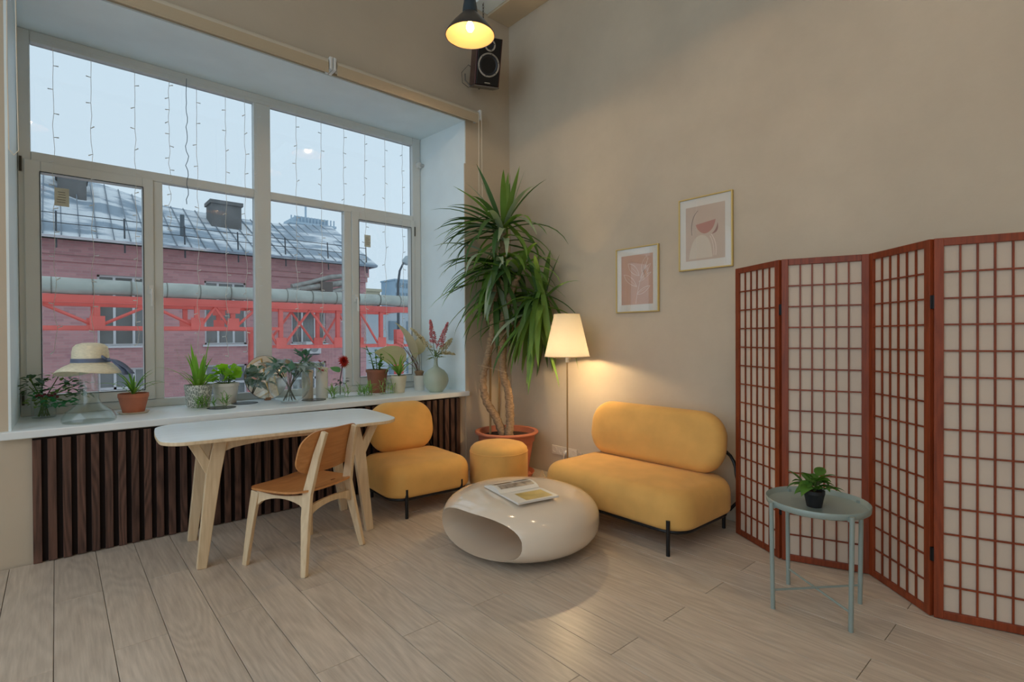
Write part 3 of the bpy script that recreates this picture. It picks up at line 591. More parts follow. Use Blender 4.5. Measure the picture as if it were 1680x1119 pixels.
# loudspeaker
S = Vector((-.53, -.27, 3.975))
t = thing('loudspeaker', 'dark wood bookshelf loudspeaker on a wall bracket in the corner', 'loudspeaker', S, 0)
R_ = Matrix.Rotation(math.radians(-24), 4, 'Z') @ Matrix.Rotation(math.radians(21), 4, 'X')
t.rotation_euler = R_.to_euler()
w_, d_, h_ = .122, .12, .205
MB().bb(-w_, w_, -d_ + .012, d_, -h_, h_).build('cabinet', woodmat('dark_rosewood', (44, 20, 20), (82, 42, 38), 30, 'Z', .3, .05, .2, .02), t, bevel=.006)
MB().bb(-w_ + .014, w_ - .014, -d_ - .004, -d_ + .013, -h_ + .004, h_ - .004).build('baffle', M('speaker_black', (20, 19, 20), .35), t, bevel=.004)
TY2 = Matrix(((1, 0, 0, 0), (0, 0, -1, 0), (0, 1, 0, 0), (0, 0, 0, 1)))
SIL = M('silver_ring', (190, 190, 190), .25, metal=.9)
for (z, r1, r0, nm) in ((-.03, .104, .086, 'woofer'), (.135, .052, .034, 'tweeter')):
    T = Matrix.Translation((0, -d_ - .004, z)) @ TY2
    o = MB().lathe([(r1, -.001), (r1, .008), (r0 + .004, .01), (r0, .004)], 36, T=T).build('trim_ring', SIL, t, smooth=40)
    MB().lathe([(r0, .005), (r0 * .95, .007), (r0 * .9, .004), (r0 * .35, -.02), (r0 * .33, -.019), (r0 * .2, -.004), (0, .002)] if nm == 'woofer' else [(r0, .004), (r0 * .6, .002), (r0 * .55, .006), (0, .014)], 32, T=T).build(nm, M('cone_black', (34, 34, 38), .45), o, smooth=50)
    sc_ = MB()
    for k in range(6 if r1 > .08 else 4):
        g = k * 2 * PI / (6 if r1 > .08 else 4) + .3; sc_.lathe([(0, .0125), (.004, .0125), (.004, .006)], 8, c=((r1 + r0) / 2 * math.cos(g), (r1 + r0) / 2 * math.sin(g), 0), T=T)
    sc_.build('screw', BLACK, o)
MB().bb(-.028, .028, -d_ - .0058, -d_ - .0035, -.187, -.178).build('badge', SIL, t)
MB().bb(-w_, w_, -d_, d_, -h_ - .014, -h_ - .002).build('bracket_plate', M('bracket_grey', (120, 112, 104), .5, metal=.4), t, bevel=.002)
MB().tube([(-.03, .08, -h_ - .02), (-.03, .17, -h_ + .10)], .009, 8).tube([(-w_, .06, -h_ - .01), (-w_ - .05, .09, -h_ + .04), (-w_ - .05, .12, -h_ + .1)], .006, 6).build('bracket_arm', M('bracket_grey', (120, 112, 104)), t, smooth=True)
MB().tube([(-.02, d_ + .0, -h_ * .4), (-.14, d_ + .02, -.02), (-.21, d_ - .02, -.1), (-.2, d_ - .04, -.19), (-.13, d_ - .02, -h_ - .02)], .0035, 6).build('cable', M('cable_grey', (104, 98, 90), .6), t, smooth=True)
# chain from the beam
ch = thing('hanging_chain', 'short dark metal chain hanging beside the white beam', 'chain', (-.44, -.12, 4.42))
lk = MB().tube([(.008 * math.cos(g), 0, .019 * math.sin(g)) for g in [2 * PI * i / 12 for i in range(12)]], .0028, 5, closed=True).mesh('chain_link', M('chain_steel', (74, 70, 66), .4, metal=.8), True)
for k in range(8): link('chain_link', lk, ch, (0, 0, .02 + k * .031), rot=(0, 0, (k % 2) * PI / 2))
# ================================================================== PLANTS
def blade(L, w, elev, droop, n=7, mat=None, fold=.25, name='leaf', wprof=None):
    """strap leaf along +x, starting at elevation elev, bending down by droop (radians)"""
    V_ = []; F_ = []; x = z = 0; a_ = elev; ds = L / n
    for i in range(n + 1):
        s = i / n; ww = w * (wprof(s) if wprof else (math.sin(PI * min(1, .18 + s * .82)) ** .7 if s < 1 else 0)); ww = max(ww, .0008)
        nx, nz = -math.sin(a_), math.cos(a_)
        V_ += [(x + nx * ww * fold, -ww / 2, z + nz * ww * fold), (x, 0, z), (x + nx * ww * fold, ww / 2, z + nz * ww * fold)]
        x += math.cos(a_) * ds; z += math.sin(a_) * ds; a_ -= droop / n * (.4 + 1.2 * s)
    for i in range(n):
        for j in (0, 1): F_.append((i * 3 + j, (i + 1) * 3 + j, (i + 1) * 3 + j + 1, i * 3 + j + 1))
    return MB().add(V_, F_).mesh(name, mat, True)
def ovate(L, w, mat, heart=.0, curl=.3, fold=.18, n=8, name='leaf'):
    V_ = []; F_ = []; x = z = 0; a_ = 0
    for i in range(n + 1):
        s = i / n; ww = w * max(.02, math.sin(PI * s ** .62)) * (1 if s > .06 else .4 + heart)
        V_ += [(x - heart * .3 * L * (1 - s) ** 3, -ww / 2, z + ww * fold), (x, 0, z), (x - heart * .3 * L * (1 - s) ** 3, ww / 2, z + ww * fold)]
        x += math.cos(a_) * L / n; z += math.sin(a_) * L / n; a_ -= curl / n * 2 * s
    for i in range(n):
        for j in (0, 1): F_.append((i * 3 + j, (i + 1) * 3 + j, (i + 1) * 3 + j + 1, i * 3 + j + 1))
    return MB().add(V_, F_).mesh(name, mat, True)
def pot(mb, r0, r1, h, lip=.008, th=.006, n=28):
    return mb.lathe([(0, 0), (r0, 0), (r1 - lip * .3, h * .78), (r1 + lip * .2, h * .8), (r1 + lip * .2, h), (r1 - th, h), (r1 - th - .002, h * .84)], n)
# ---- yucca
YU = thing('yucca_plant', 'tall yucca with two bare trunks in a big terracotta pot in the corner', 'plant', (-.41, -.41, 0))
YP = MB(); YP.lathe([(0, .03), (.205, .03), (.255, .34), (.268, .345), (.272, .405), (.285, .41), (.302, .416), (.306, .428), (.300, .44), (.285, .442), (.268, .436), (.262, .40), (.255, .385)], 44)
yp = YP.build('pot', TERRA, YU, smooth=40)
MB().lathe([(0, .0), (.235, .0), (.262, .045), (.268, .05), (.262, .052), (.235, .022), (0, .022)], 40).build('saucer', TERRA, YU, smooth=40)
MB().lathe([(.2568, .385), (.16, .392), (0, .397)], 36).build('soil', SOIL, YU, smooth=True)
BARK = M('yucca_bark', (156, 130, 102), .9, var=(30, .35, (1, 1, 2.5)), bump=(45, 1.0))
def trunk(pts, r0, r1):
    # smooth the polyline and roughen it
    P_ = []
    for i in range(len(pts) - 1):
        for s in range(6):
            u = s / 6; a_, b_ = Vector(pts[i]), Vector(pts[i + 1]); m0 = (Vector(pts[i + 1]) - Vector(pts[max(i - 1, 0)])) / 2; m1 = (Vector(pts[min(i + 2, len(pts) - 1)]) - a_) / 2
            P_.append((2 * u ** 3 - 3 * u ** 2 + 1) * a_ + (u ** 3 - 2 * u ** 2 + u) * m0 + (-2 * u ** 3 + 3 * u ** 2) * b_ + (u ** 3 - u ** 2) * m1)
    P_.append(Vector(pts[-1])); k = len(P_); rs = [r0 + (r1 - r0) * i / (k - 1) + (.005 if i % 2 else -.003) + random.uniform(-.002, .002) for i in range(k)]
    return MB().tube(P_, rs, 12).build('trunk', BARK, YU, smooth=80)
# viewer's right is (+.75,-.66) here; offsets below are r (right), given along that direction
RV = Vector((.7525, -.6587, 0)); FV = Vector((.6587, .7525, 0))
def rp(r, z, f=0): return RV * r + FV * f + Vector((0, 0, z))
trunk([rp(-.03, .39), rp(-.10, .56), rp(-.20, .74), rp(-.225, .95), rp(-.18, 1.14), rp(-.14, 1.35), rp(-.115, 1.58), rp(-.09, 1.82), rp(-.04, 2.10), rp(-.02, 2.36)], .040, .025)
trunk([rp(.02, .39, -.03), rp(.035, .55, -.03), rp(.02, .80, -.04), rp(-.03, 1.0, -.05), rp(-.03, 1.25, -.05), rp(-.03, 1.5, -.05), rp(.05, 1.75, -.06), rp(.12, 1.92, -.08)], .041, .026)
trunk([rp(-.03, 1.35, -.05), rp(.12, 1.48, -.08), rp(.27, 1.60, -.10), rp(.34, 1.68, -.10)], .026, .022)
for r in (-.16, -.075): MB().tube([rp(r, .39, .07), rp(r + .005, 1.25, .07)], .011, 8).build('support_stake', M('bamboo_stake', (172, 138, 92), .7), YU, smooth=True)
MB().tube([rp(-.27, 1.07, -.03), rp(-.1, 1.03, -.06), rp(.0, 1.0, -.1)], .003, 5).build('tie_string', M('string', (190, 170, 140), .8), YU)
YL = [leafmat('yucca_leaf_dark', (76, 110, 62), .3, .25, 4), leafmat('yucca_leaf_mid', (112, 148, 72), .35, .25, 4), leafmat('yucca_leaf_grey', (146, 166, 148), .25, .2, 4)]
ym = {}
wy = lambda s: (.55 + .45 * math.sin(min(1, s * 2.2) * PI / 2)) * (1 - s ** 3.0) + .02
def yl(L, e, d, k):
    key = (round(L, 2), round(e, 1), round(d, 1), k)
    if key not in ym: ym[key] = blade(L, .062, e, d, 8, YL[k], .14, 'leaf', wy)
    return ym[key]
def crown(c, spec, seed, tint=None):
    rd = random.Random(seed); base = YU.location
    for (n, e0, e1, L0, L1, d0, d1, dz) in spec:
        for i in range(n):
            e = rd.uniform(e0, e1); L = round(rd.uniform(L0, L1) * 20) / 20; d = rd.uniform(d0, d1); g = 2 * PI * (i + rd.uniform(-.3, .3)) / n + seed
            k = rd.choices((0, 1, 2), tint or (5, 4, 2))[0]; me_ = yl(L, e, d, k); dzz = rd.uniform(-dz, dz); tw = rd.uniform(-.2, .2); ok = False
            for tries in range(16):       # keep the leaf clear of both walls
                p = c + Vector((math.cos(g) * .022, math.sin(g) * .022, dzz)); R3 = Matrix.Rotation(g, 3, 'Z') @ Matrix.Rotation(tw, 3, 'X')
                q = [base + p + (R3 @ v.co) * 1.05 for v in me_.vertices]
                if max(v.x for v in q) < -.012 and max(v.y for v in q) < -.022 and not any(v.z < 1.6 and (v.x + .351) ** 2 + (v.y + 1.148) ** 2 < (.225 if v.z > 1.12 else .03) ** 2 for v in q): ok = True; break
                g += .42
            if ok: link('leaf', me_, YU, p, rot=(tw, 0, g), scale=rd.uniform(.95, 1.05))
crown(rp(-.02, 2.38), [(5, 1.2, 1.5, .55, .65, .0, .2, .02), (10, .55, 1.1, .55, .65, .2, .9, .03), (15, .0, .6, .55, .7, .9, 1.7, .06), (26, -.5, .1, .5, .65, 1.0, 1.7, .14)], 1, (5, 4, 3))
crown(rp(-.07, 2.05), [(16, -.3, .5, .5, .65, 1.0, 1.9, .08), (28, -1.0, -.1, .5, .75, .6, 1.3, .18)], 2, (5, 4, 3))
crown(rp(.12, 1.95, -.08), [(10, .2, 1.0, .45, .6, .6, 1.5, .04), (16, -.5, .4, .5, .65, .9, 1.7, .08)], 3)
crown(rp(.34, 1.69, -.10), [(4, 1.0, 1.4, .45, .5, .0, .3, .02), (9, .2, .9, .5, .6, .3, 1.3, .04), (14, -.4, .3, .5, .65, 1.0, 1.8, .06), (20, -1.1, -.3, .55, .75, .4, 1.0, .12), (26, -1.35, -.7, .65, .85, .05, .5, .1)], 4, (3, 7, 1))  # more yellow-green leaves here: floor lamp light put into leaf colour
crown(rp(.26, 1.56, -.08), [(16, -.9, .1, .5, .7, .8, 1.4, .1), (10, -1.3, -.8, .55, .7, .1, .5, .1)], 5, (4, 6, 1))
crown(rp(-.10, 1.80), [(22, -1.2, -.2, .45, .65, .4, 1.1, .12)], 6, (5, 4, 3))
# ---- small plant on the tray
t = thing('potted_plant', 'small broad-leaved green plant in a black pot on the tray table', 'plant', (-.892, -3.279, .502))
pt = pot(MB(), .033, .046, .08, .003, .003).build('pot', M('black_plastic', (40, 40, 43), .45), t, smooth=40)
MB().lathe([(.042, .068), (0, .072)], 20).build('soil', SOIL, t)
GP = leafmat('tray_plant_leaf', (74, 118, 44), .25, .3, 18); lv = [ovate(.085, .05, GP, .3, .5), ovate(.07, .042, GP, .2, .9), ovate(.095, .052, GP, .3, 1.3)]
rd = random.Random(5)
for i in range(24):
    g = i * 2.4; el = rd.uniform(-.5, .9) * (1 - i / 40); rr_ = rd.uniform(.012, .06); z = .085 + (24 - i) / 24 * .055 * rd.uniform(.5, 1.2)
    link('leaf', lv[i % 3], t, (math.cos(g) * rr_, math.sin(g) * rr_, z), rot=(rd.uniform(-.3, .3), -el, g), scale=rd.uniform(.8, 1.15))
st = MB()
for i in range(7):
    g = i * .9; st.tube([(0, 0, .07), (math.cos(g) * .02, math.sin(g) * .02, .10), (math.cos(g) * .035, math.sin(g) * .035, .13)], .0018, 5)
st.build('stems', leafmat('stem_green', (96, 128, 60)), t)
# ================================================================== THINGS ON THE SILL
ZI = .8005
def leaves(par, mats, n, c, spread, e0, e1, mesh_list, sc0=.8, sc1=1.2, seed=1, dz=0, twist=.3):
    rd = random.Random(seed)
    for i in range(n):
        g = i * 2.399 + rd.uniform(-.4, .4); r = spread * math.sqrt(rd.random()); e = rd.uniform(e0, e1)
        link('leaf', rd.choice(mesh_list), par, (c[0] + math.cos(g) * r, c[1] + math.sin(g) * r, c[2] + rd.uniform(-dz, dz)), rot=(rd.uniform(-twist, twist), -e, g), scale=rd.uniform(sc0, sc1))
def glass_vessel(prof, th=.004):
    inner = [(max(0, r - th), z + (th if i == 0 else 0)) for i, (r, z) in enumerate(prof)]
    return [(0, prof[0][1])] + prof + inner[::-1] + [(0, prof[0][1] + th * 1.5)]
GL = thin_glass('vessel_glass', (.965, .985, .98), .05)
# 1 jar with greenery
t = thing('glass_jar', 'glass jar holding mixed artificial greenery and berries', 'vase', (-3.735, .58, ZI))
MB().lathe(glass_vessel([(.062, 0), (.066, .01), (.066, .135), (.068, .14)]), 28).build('jar', GL, t, smooth=40)
GA, GB_, GC = leafmat('fern_dark', (58, 92, 62)), leafmat('leaf_emerald', (52, 132, 84)), leafmat('leaf_olive', (112, 138, 74))
s_ = MB(); rd = random.Random(3); tips = []
for i in range(12):
    g = i * 2.4; rr_ = rd.uniform(.08, .20); z = rd.uniform(.19, .32); tip = (max(-.07, math.cos(g) * rr_ * 1.15 + .03), max(-.25, math.sin(g) * rr_ * .55 - .05), z - .08 * (rr_ > .15)); tips.append(tip)
    s_.tube([(math.cos(g + 2) * .03, math.sin(g + 2) * .03, .01), (math.cos(g) * .02, math.sin(g) * .02, .14), tip], .003, 5)
s_.build('stems', leafmat('stem_green', (96, 128, 60)), t)
fm = [ovate(.05, .028, GA, 0, .5), ovate(.06, .035, GB_, 0, .4), ovate(.04, .022, GC, 0, .4)]
for i, tp in enumerate(tips): leaves(t, None, 15, (tp[0] * .8 + .01, tp[1] * .85 - .01, tp[2] * .92), .05, -.6, .7, [fm[(0, 0, 1, 2)[i % 4]]], .7, 1.2, 10 + i, .03)
bm2 = MB().lathe([(0, -.009), (.007, -.006), (.009, 0), (.007, .006), (0, .009)], 10).mesh('berry', M('berry_red', (112, 44, 46), .4), True)
for i in range(9): link('berry', bm2, t, (rd.uniform(-.07, .09), rd.uniform(-.09, -.03), rd.uniform(.14, .165)))
# 2 bottle and hat
t = thing('glass_carafe', 'large bell-shaped clear glass carafe wearing the straw hat', 'carafe', (-3.509, .145, ZI))
MB().lathe(glass_vessel([(.138, 0), (.144, .012), (.142, .03), (.125, .065), (.088, .095), (.062, .12), (.052, .15), (.052, .345), (.056, .352)], .004), 40).build('vessel', GL, t, smooth=40)
t = thing('straw_hat', 'cream straw sun hat with a blue ribbon on the carafe', 'hat', (-3.50, .145, 1.155), math.radians(10))
STRAW = M('straw_weave', (238, 230, 204), .85, var=(40, .12, (1, 1, 6)), bump=(160, .4)); n = 56; rs = []
for (r, z, wv) in ((.188, -.036, 1), (.172, -.018, .8), (.142, .004, .5), (.115, .018, .2), (.102, .026, .05), (.098, .06, 0), (.096, .10, 0), (.09, .128, 0), (.074, .146, 0), (.043, .156, 0), (.012, .158, 0)):
    rs.append([(r * math.cos(2 * PI * j / n) * 1.0, r * .97 * math.sin(2 * PI * j / n), z + wv * (.016 * math.sin(2 * 2 * PI * j / n + .6) + .012 * math.cos(2 * PI * j / n + 1.2))) for j in range(n)])
hat = MB().rings(rs, cap0=False).build('body', STRAW, t, smooth=True); so_ = hat.modifiers.new('th', 'SOLIDIFY'); so_.thickness = .004
RIB = M('ribbon_blue', (104, 116, 142), .8, var=(20, .15))
MB().rings([[(1.02 * r * math.cos(2 * PI * j / n), 1.0 * r * math.sin(2 * PI * j / n), z) for j in range(n)] for r, z in ((.1015, .03), (.100, .046), (.099, .056))], False, False).build('ribbon', RIB, t, smooth=True)
bw = MB()
for sx, L_, dy in ((.035, .10, 0), (.065, .095, .015)):
    V_ = []
    for i in range(7):
        u = i / 6; V_ += [(.075 + sx * u + .035 * u - .014, -.086 - .085 * u - dy * u, .045 - L_ * u * u + .005 * math.sin(u * 9)), (.075 + sx * u + .035 * u + .018, -.078 - .085 * u - dy * u, .048 - L_ * u * u)]
    bw.add(V_, [(2 * i, 2 * i + 1, 2 * i + 3, 2 * i + 2) for i in range(6)])
for a0 in (-.6, 2.2):
    V_ = [];
    for i in range(9):
        u = 2 * PI * i / 8; V_ += [(.062 + .024 * math.cos(a0) * (1 - math.cos(u)), -.095 - .010 * math.sin(u), .043 + .012 * (1 - math.cos(u)) * math.sin(a0)), (.062 + .024 * math.cos(a0) * (1 - math.cos(u)), -.097 - .010 * math.sin(u), .059 + .012 * (1 - math.cos(u)) * math.sin(a0))]
    bw.add(V_, [(2 * i, 2 * i + 1, 2 * i + 3, 2 * i + 2) for i in range(8)])
bo_ = bw.build('ribbon_bow', RIB, t, smooth=True); bo_.modifiers.new('th', 'SOLIDIFY').thickness = .002
# 3 spider plant, terracotta
SPL = leafmat('spider_leaf', (134, 168, 74), .35, .25, 12); SPD = leafmat('spider_leaf_dark', (92, 136, 58), .35, .25, 12)
def spider(t, z, n, L0, L1, seed, mats=(SPL, SPD), w=.016, upto=1.35):
    rd = random.Random(seed)
    ms = [blade(rd.uniform(L0, L1), w, rd.uniform(.5, upto), rd.uniform(.9, 2.3), 8, rd.choice(mats), .2) for _ in range(7)]
    for i in range(n): link('leaf', ms[i % 7], t, (0, 0, z), rot=(0, 0, i * 2.399 + rd.uniform(-.3, .3)), scale=rd.uniform(.75, 1.1))
t = thing('spider_plant', 'spider plant with thin arching leaves in a terracotta pot and saucer', 'plant', (-3.25, .42, ZI))
pot(MB(), .066, .092, .135, .006).build('pot', TERRA, t, smooth=40, loc=(0, 0, .008)); MB().lathe([(0, 0), (.085, 0), (.098, .012), (.095, .013), (.083, .005), (0, .005)], 28).build('saucer', M('saucer_cream', (210, 196, 176), .5), t, smooth=40)
MB().lathe([(.085, .122), (0, .128)], 24).build('soil', SOIL, t); spider(t, .125, 17, .20, .34, 11)
# 4 patterned pot with upright leaves
def leafpat(name):
    m = M(name, (216, 216, 208), .4); nt = m.node_tree; N = nt.nodes.new; p = nt.nodes['Principled BSDF']
    tc = N('ShaderNodeTexCoord'); mp = N('ShaderNodeMapping'); mp.inputs['Scale'].default_value = (1, 1, .55); mp.inputs['Rotation'].default_value = (.5, .3, 0)
    v = N('ShaderNodeTexVoronoi'); v.feature = 'DISTANCE_TO_EDGE'; v.inputs['Scale'].default_value = 62; nt.links.new(tc.outputs['Object'], mp.inputs[0]); nt.links.new(mp.outputs[0], v.inputs['Vector'])
    r = N('ShaderNodeValToRGB'); r.color_ramp.elements[0].position = .07; r.color_ramp.elements[0].color = (*lin((222, 222, 214)), 1); r.color_ramp.elements[1].position = .1; r.color_ramp.elements[1].color = (*lin((128, 136, 126)), 1)
    e = r.color_ramp.elements.new(.3); e.color = (*lin((150, 156, 146)), 1); nt.links.new(v.outputs['Distance'], r.inputs[0]); nt.links.new(r.outputs[0], p.inputs['Base Color']); return m
t = thing('sansevieria_plant', 'tall upright green leaves in a grey leaf-patterned pot', 'plant', (-2.83, .48, ZI))
MB().lathe([(0, 0), (.072, 0), (.08, .01), (.098, .165), (.1, .175), (.094, .175), (.09, .15)], 32).build('pot', leafpat('leaf_print_pot'), t, smooth=40); MB().lathe([(.091, .155), (0, .16)], 24).build('soil', SOIL, t)
UP = leafmat('upright_leaf', (124, 172, 58), .35, .25, 8); rd = random.Random(21)
um = [blade(L_, .034, 1.45, dr, 8, UP, .2, 'leaf', lambda s: (.75 + .25 * math.sin(s * PI)) * (1 - s ** 4) + .03) for L_, dr in ((.40, .12), (.30, .3), (.27, .5), (.22, .7))]
for i in range(13): link('leaf', um[(0, 1, 2, 3, 1, 2, 3)[i % 7]], t, (math.cos(i * 2.4) * .03, math.sin(i * 2.4) * .03, .158), rot=(rd.uniform(-.12, .12), 0, i * 2.4), scale=rd.uniform(.8, 1.05))
sm_ = [blade(.16, .02, .9, 1.6, 6, SPL, .2), blade(.20, .014, 1.1, 2.0, 7, SPD, .2), blade(.30, .009, 1.0, 1.5, 8, SPL, .2)]
for i in range(14): link('leaf', sm_[i % 3], t, (math.cos(i * 1.9) * .04, math.sin(i * 1.9) * .04, .158), rot=(0, 0, i * 1.9), scale=rd.uniform(.8, 1.1))
# 5 geranium
t = thing('geranium_plant', 'bright green round-leaved geranium in a white ribbed pot', 'plant', (-2.615, .585, ZI))
MB().lathe([(0, 0), (.075, 0), (.08, .008), (.09, .1), (.095, .14), (.1, .142), (.1, .168), (.094, .168), (.09, .145)], 30).build('pot', WHITE_CER, t, smooth=30); MB().lathe([(.09, .148), (0, .153)], 24).build('soil', SOIL, t)
GER = leafmat('geranium_leaf', (138, 186, 46), .45, .25, 14); gm = [MB().add([(0, 0, 0)] + [(.045 * (1 + .1 * math.cos(7 * g)) * math.cos(g), .045 * (1 + .1 * math.cos(7 * g)) * math.sin(g), .01 * math.cos(3 * g) + .008) for g in [2 * PI * i / 20 for i in range(20)]], [(0, 1 + i, 1 + (i + 1) % 20) for i in range(20)]).mesh('leaf', GER, True)]
rd = random.Random(8); s_ = MB()
for i in range(20):
    g = i * 2.4; r = .03 + .085 * rd.random(); z = .19 + .11 * rd.random(); p = (math.cos(g) * r * 1.2, math.sin(g) * r * .8, z)
    s_.tube([(math.cos(g) * .02, math.sin(g) * .02, .15), (p[0] * .6, p[1] * .6, z - .02), p], .002, 5); link('leaf', gm[0], t, p, rot=(rd.uniform(-.7, .7) + .5, rd.uniform(-.7, .7), g), scale=rd.uniform(.7, 1.1))
s_.build('stems', leafmat('stem_green', (96, 128, 60)), t)
# 6 coasters
for (x, y, lab) in ((-2.711, .285, 'dark round mat on the sill in front of the geranium'), (-2.50, .47, 'dark round mat on the sill left of the mirror'), (-1.994, .30, 'dark round mat on the sill under the white vases')):
    tag(MB().lathe([(0, 0), (.098, 0), (.1, .002), (.098, .004), (0, .004)], 40).build('round_mat', M('smoked_glass', (66, 76, 82), .25), loc=(x, y, ZI)), lab, 'mat', 'round mats on the sill')
# 7 small trailing sprigs
def sprigs(name, label, c, ext, n, mat, seed, L=.05, h=.07):
    t = thing(name, label, 'plant', c); rd = random.Random(seed); ms = [blade(L, .009, e, 1.0, 4, mat, .2) for e in (.3, .8, 1.2)]; s_ = MB()
    for i in range(n):
        x, y = rd.uniform(-ext[0], ext[0]), rd.uniform(-ext[1], ext[1]); hh = h * rd.uniform(.3, 1); tx = x + rd.uniform(-.02, .02)
        s_.tube([(x, y, .004), (x + .005, y, hh * .5), (tx, y, hh)], .0016, 4)
        for k in range(7): link('leaf', ms[k % 3], t, (x + (tx - x) * k / 7, y, .006 + hh * k / 7), rot=(0, 0, k * 2.4 + i), scale=rd.uniform(.7, 1.15))
    s_.tube([(-ext[0], 0, .004), (0, .01, .006), (ext[0], 0, .004)], .002, 4); s_.build('stems', leafmat('stem_green', (96, 128, 60)), t); return t
sprigs('trailing_sprig', 'small leafy green sprigs trailing at the foot of the patterned pot', (-2.77, .33, ZI + .004), (.10, .028), 9, leafmat('sprig_leaf', (118, 162, 78)), 31, .075, .11)
sprigs('trailing_sprig', 'spreading green sprigs along the sill below the red dahlia', (-1.66, .29, ZI), (.21, .05), 18, leafmat('sprig_leaf2', (128, 172, 88)), 32, .085, .12)
sprigs('trailing_sprig', 'pale variegated green sprigs between the brown and cream pots', (-1.30, .29, ZI), (.07, .03), 8, leafmat('sprig_leaf3', (168, 196, 136)), 33, .06, .16)
# 8 round mirror
t = thing('round_mirror', 'round frameless mirror leaning against the window behind the fishbowl vase', 'mirror', (-2.295, .60, ZI))
Tm = Matrix.Rotation(math.radians(12), 4, 'Z') @ Matrix.Translation((0, 0, .195)) @ Matrix.Rotation(math.radians(78), 4, 'X')
MB().lathe([(0, .0), (.19, .0), (.192, .003), (.19, .006), (.0, .006)], 48, T=Tm).build('back', M('mirror_back', (70, 64, 60), .6), t, smooth=40); MB().lathe([(0, .0068), (.189, .0068)], 48, T=Tm).build('glass', M('mirror_silver', (236, 238, 238), .02, metal=1.0), t)
MB().box((0, -.035, .012), (.05, .03, .024)).build('foot', M('mirror_foot', (140, 100, 70), .6), t, bevel=.003)
# 9 fishbowl with silver leaves
t = thing('fishbowl_vase', 'round glass fishbowl vase with silvery dusty-miller leaves', 'vase', (-2.215, .245, ZI))
R0 = .165; pf = [(R0 * math.sin(g), .155 - .155 * math.cos(g)) for g in [.42 + i * (2.42 - .42) / 14 for i in range(15)]]; pf = [(pf[0][0], 0)] + pf
MB().lathe(glass_vessel(pf, .0035), 44).build('bowl', GL, t, smooth=40)
SILV = leafmat('dusty_leaf', (152, 166, 168), .2, .2, 16); SG = leafmat('euc_leaf', (92, 128, 112), .25, .2, 16); PK = leafmat('blush_leaf', (178, 150, 138), .25)
fm = [ovate(.11, .055, SILV, 0, .8), ovate(.07, .04, SG, 0, .3), ovate(.09, .05, SILV, 0, 1.4), ovate(.06, .03, SG, 0, .3), ovate(.06, .035, PK, 0, .5)]
s_ = MB(); rd = random.Random(41)
for i in range(10):
    g = i * 2.4; s_.tube([(math.cos(g) * .05, math.sin(g) * .05, .02), (math.cos(g + 2.6) * .03, math.sin(g + 2.6) * .03, .17), (math.cos(g + 2.6) * .13, math.sin(g + 2.6) * .09, .30)], .003, 5)
s_.build('stems', M('stem_brown', (84, 82, 72), .8), t); leaves(t, None, 84, (0, 0, .295), .17, -.6, 1.0, fm, .9, 1.5, 44, .045); leaves(t, None, 22, (.12, 0, .37), .05, .2, 1.3, [fm[1], fm[3]], .8, 1.2, 45, .04)
# 10 white vases, red flowers
for (x, y, r, h, lab, c) in ((-2.0, .43, .047, .25, 'beige cylinder vase standing behind the fishbowl', (206, 194, 178)), (-1.885, .40, .052, .275, 'tall white cylinder vase on the sill left of the dahlia', (226, 226, 222))):
    t = thing('cylinder_vase', lab, 'vase', (x, y, ZI + (.0045 if x < -1.9 else 0))); MB().lathe([(0, 0), (r, 0), (r, h * .97), (r - .004, h), (r - .008, h), (r - .01, h * .4), (0, h * .38)], 28).build('body', M('vase_' + str(c[0]), c, .35), t, smooth=40)
t = thing('silk_flower_spray', 'small red silk flowers with pale leaves lying over the white vase', 'flower', (-1.905, .36, ZI + .275))
RED = leafmat('petal_red', (182, 48, 42), .25, .3, 30); pm_ = ovate(.028, .014, RED, 0, .3, .2, 4, 'petal')
for j, (x, y, z) in enumerate(((-.02, -.03, .05), (-.035, -.045, -.015), (.0, -.035, -.03))):
    for i in range(9): link('petal', pm_, t, (x, y, z), rot=(0, -rd.uniform(-.2, .9), i * .7 + j), scale=1.0)
leaves(t, None, 8, (.0, -.04, -.0), .03, -.6, .6, [ovate(.05, .02, leafmat('pale_leaf', (176, 190, 150)), 0, .4)], .8, 1.2, 52, .03)
MB().tube([(.02, .03, -.12), (0, .0, .01), (-.02, -.03, .05)], .002, 5).tube([(0, 0, .0), (-.035, -.045, -.015)], .002, 5).build('stems', leafmat('stem_green', (96, 128, 60)), t)
# 11 dahlia in glass
t = thing('dahlia_flower', 'red dahlia with a broad green leaf in a small clear glass', 'flower', (-1.70, .44, ZI))
MB().lathe(glass_vessel([(.035, 0), (.042, .01), (.045, .11), (.047, .115)], .003), 24).build('glass', GL, t, smooth=40)
MB().tube([(0, 0, .012), (.0, 0, .15), (.02, -.02, .31)], .0045, 6).build('stem', M('stem_brown', (84, 82, 72)), t)
pm2 = ovate(.062, .02, RED, 0, .2, .25, 5, 'petal')
for k, (nn, e, s) in enumerate(((14, -.15, 1.0), (13, .3, .95), (11, .7, .8), (8, 1.1, .6))):
    for i in range(nn): link('petal', pm2, t, (.02, -.03, .315 + k * .006), rot=(Matrix.Rotation(math.radians(62), 4, 'X') @ Matrix.Rotation(.5, 4, 'Y') @ Matrix.Rotation(i * 2 * PI / nn + k * .25, 4, 'Z') @ Matrix.Rotation(-e, 4, 'Y')).to_euler(), scale=s * 1.1)
lf = ovate(.13, .075, leafmat('dahlia_leaf', (106, 154, 106), .3, .15, 10), .1, .5); link('leaf', lf, t, (-.01, -.01, .22), rot=(.5, -.5, 3.5)); link('leaf', lf, t, (.02, -.01, .26), rot=(.2, -.5, .3), scale=.6)
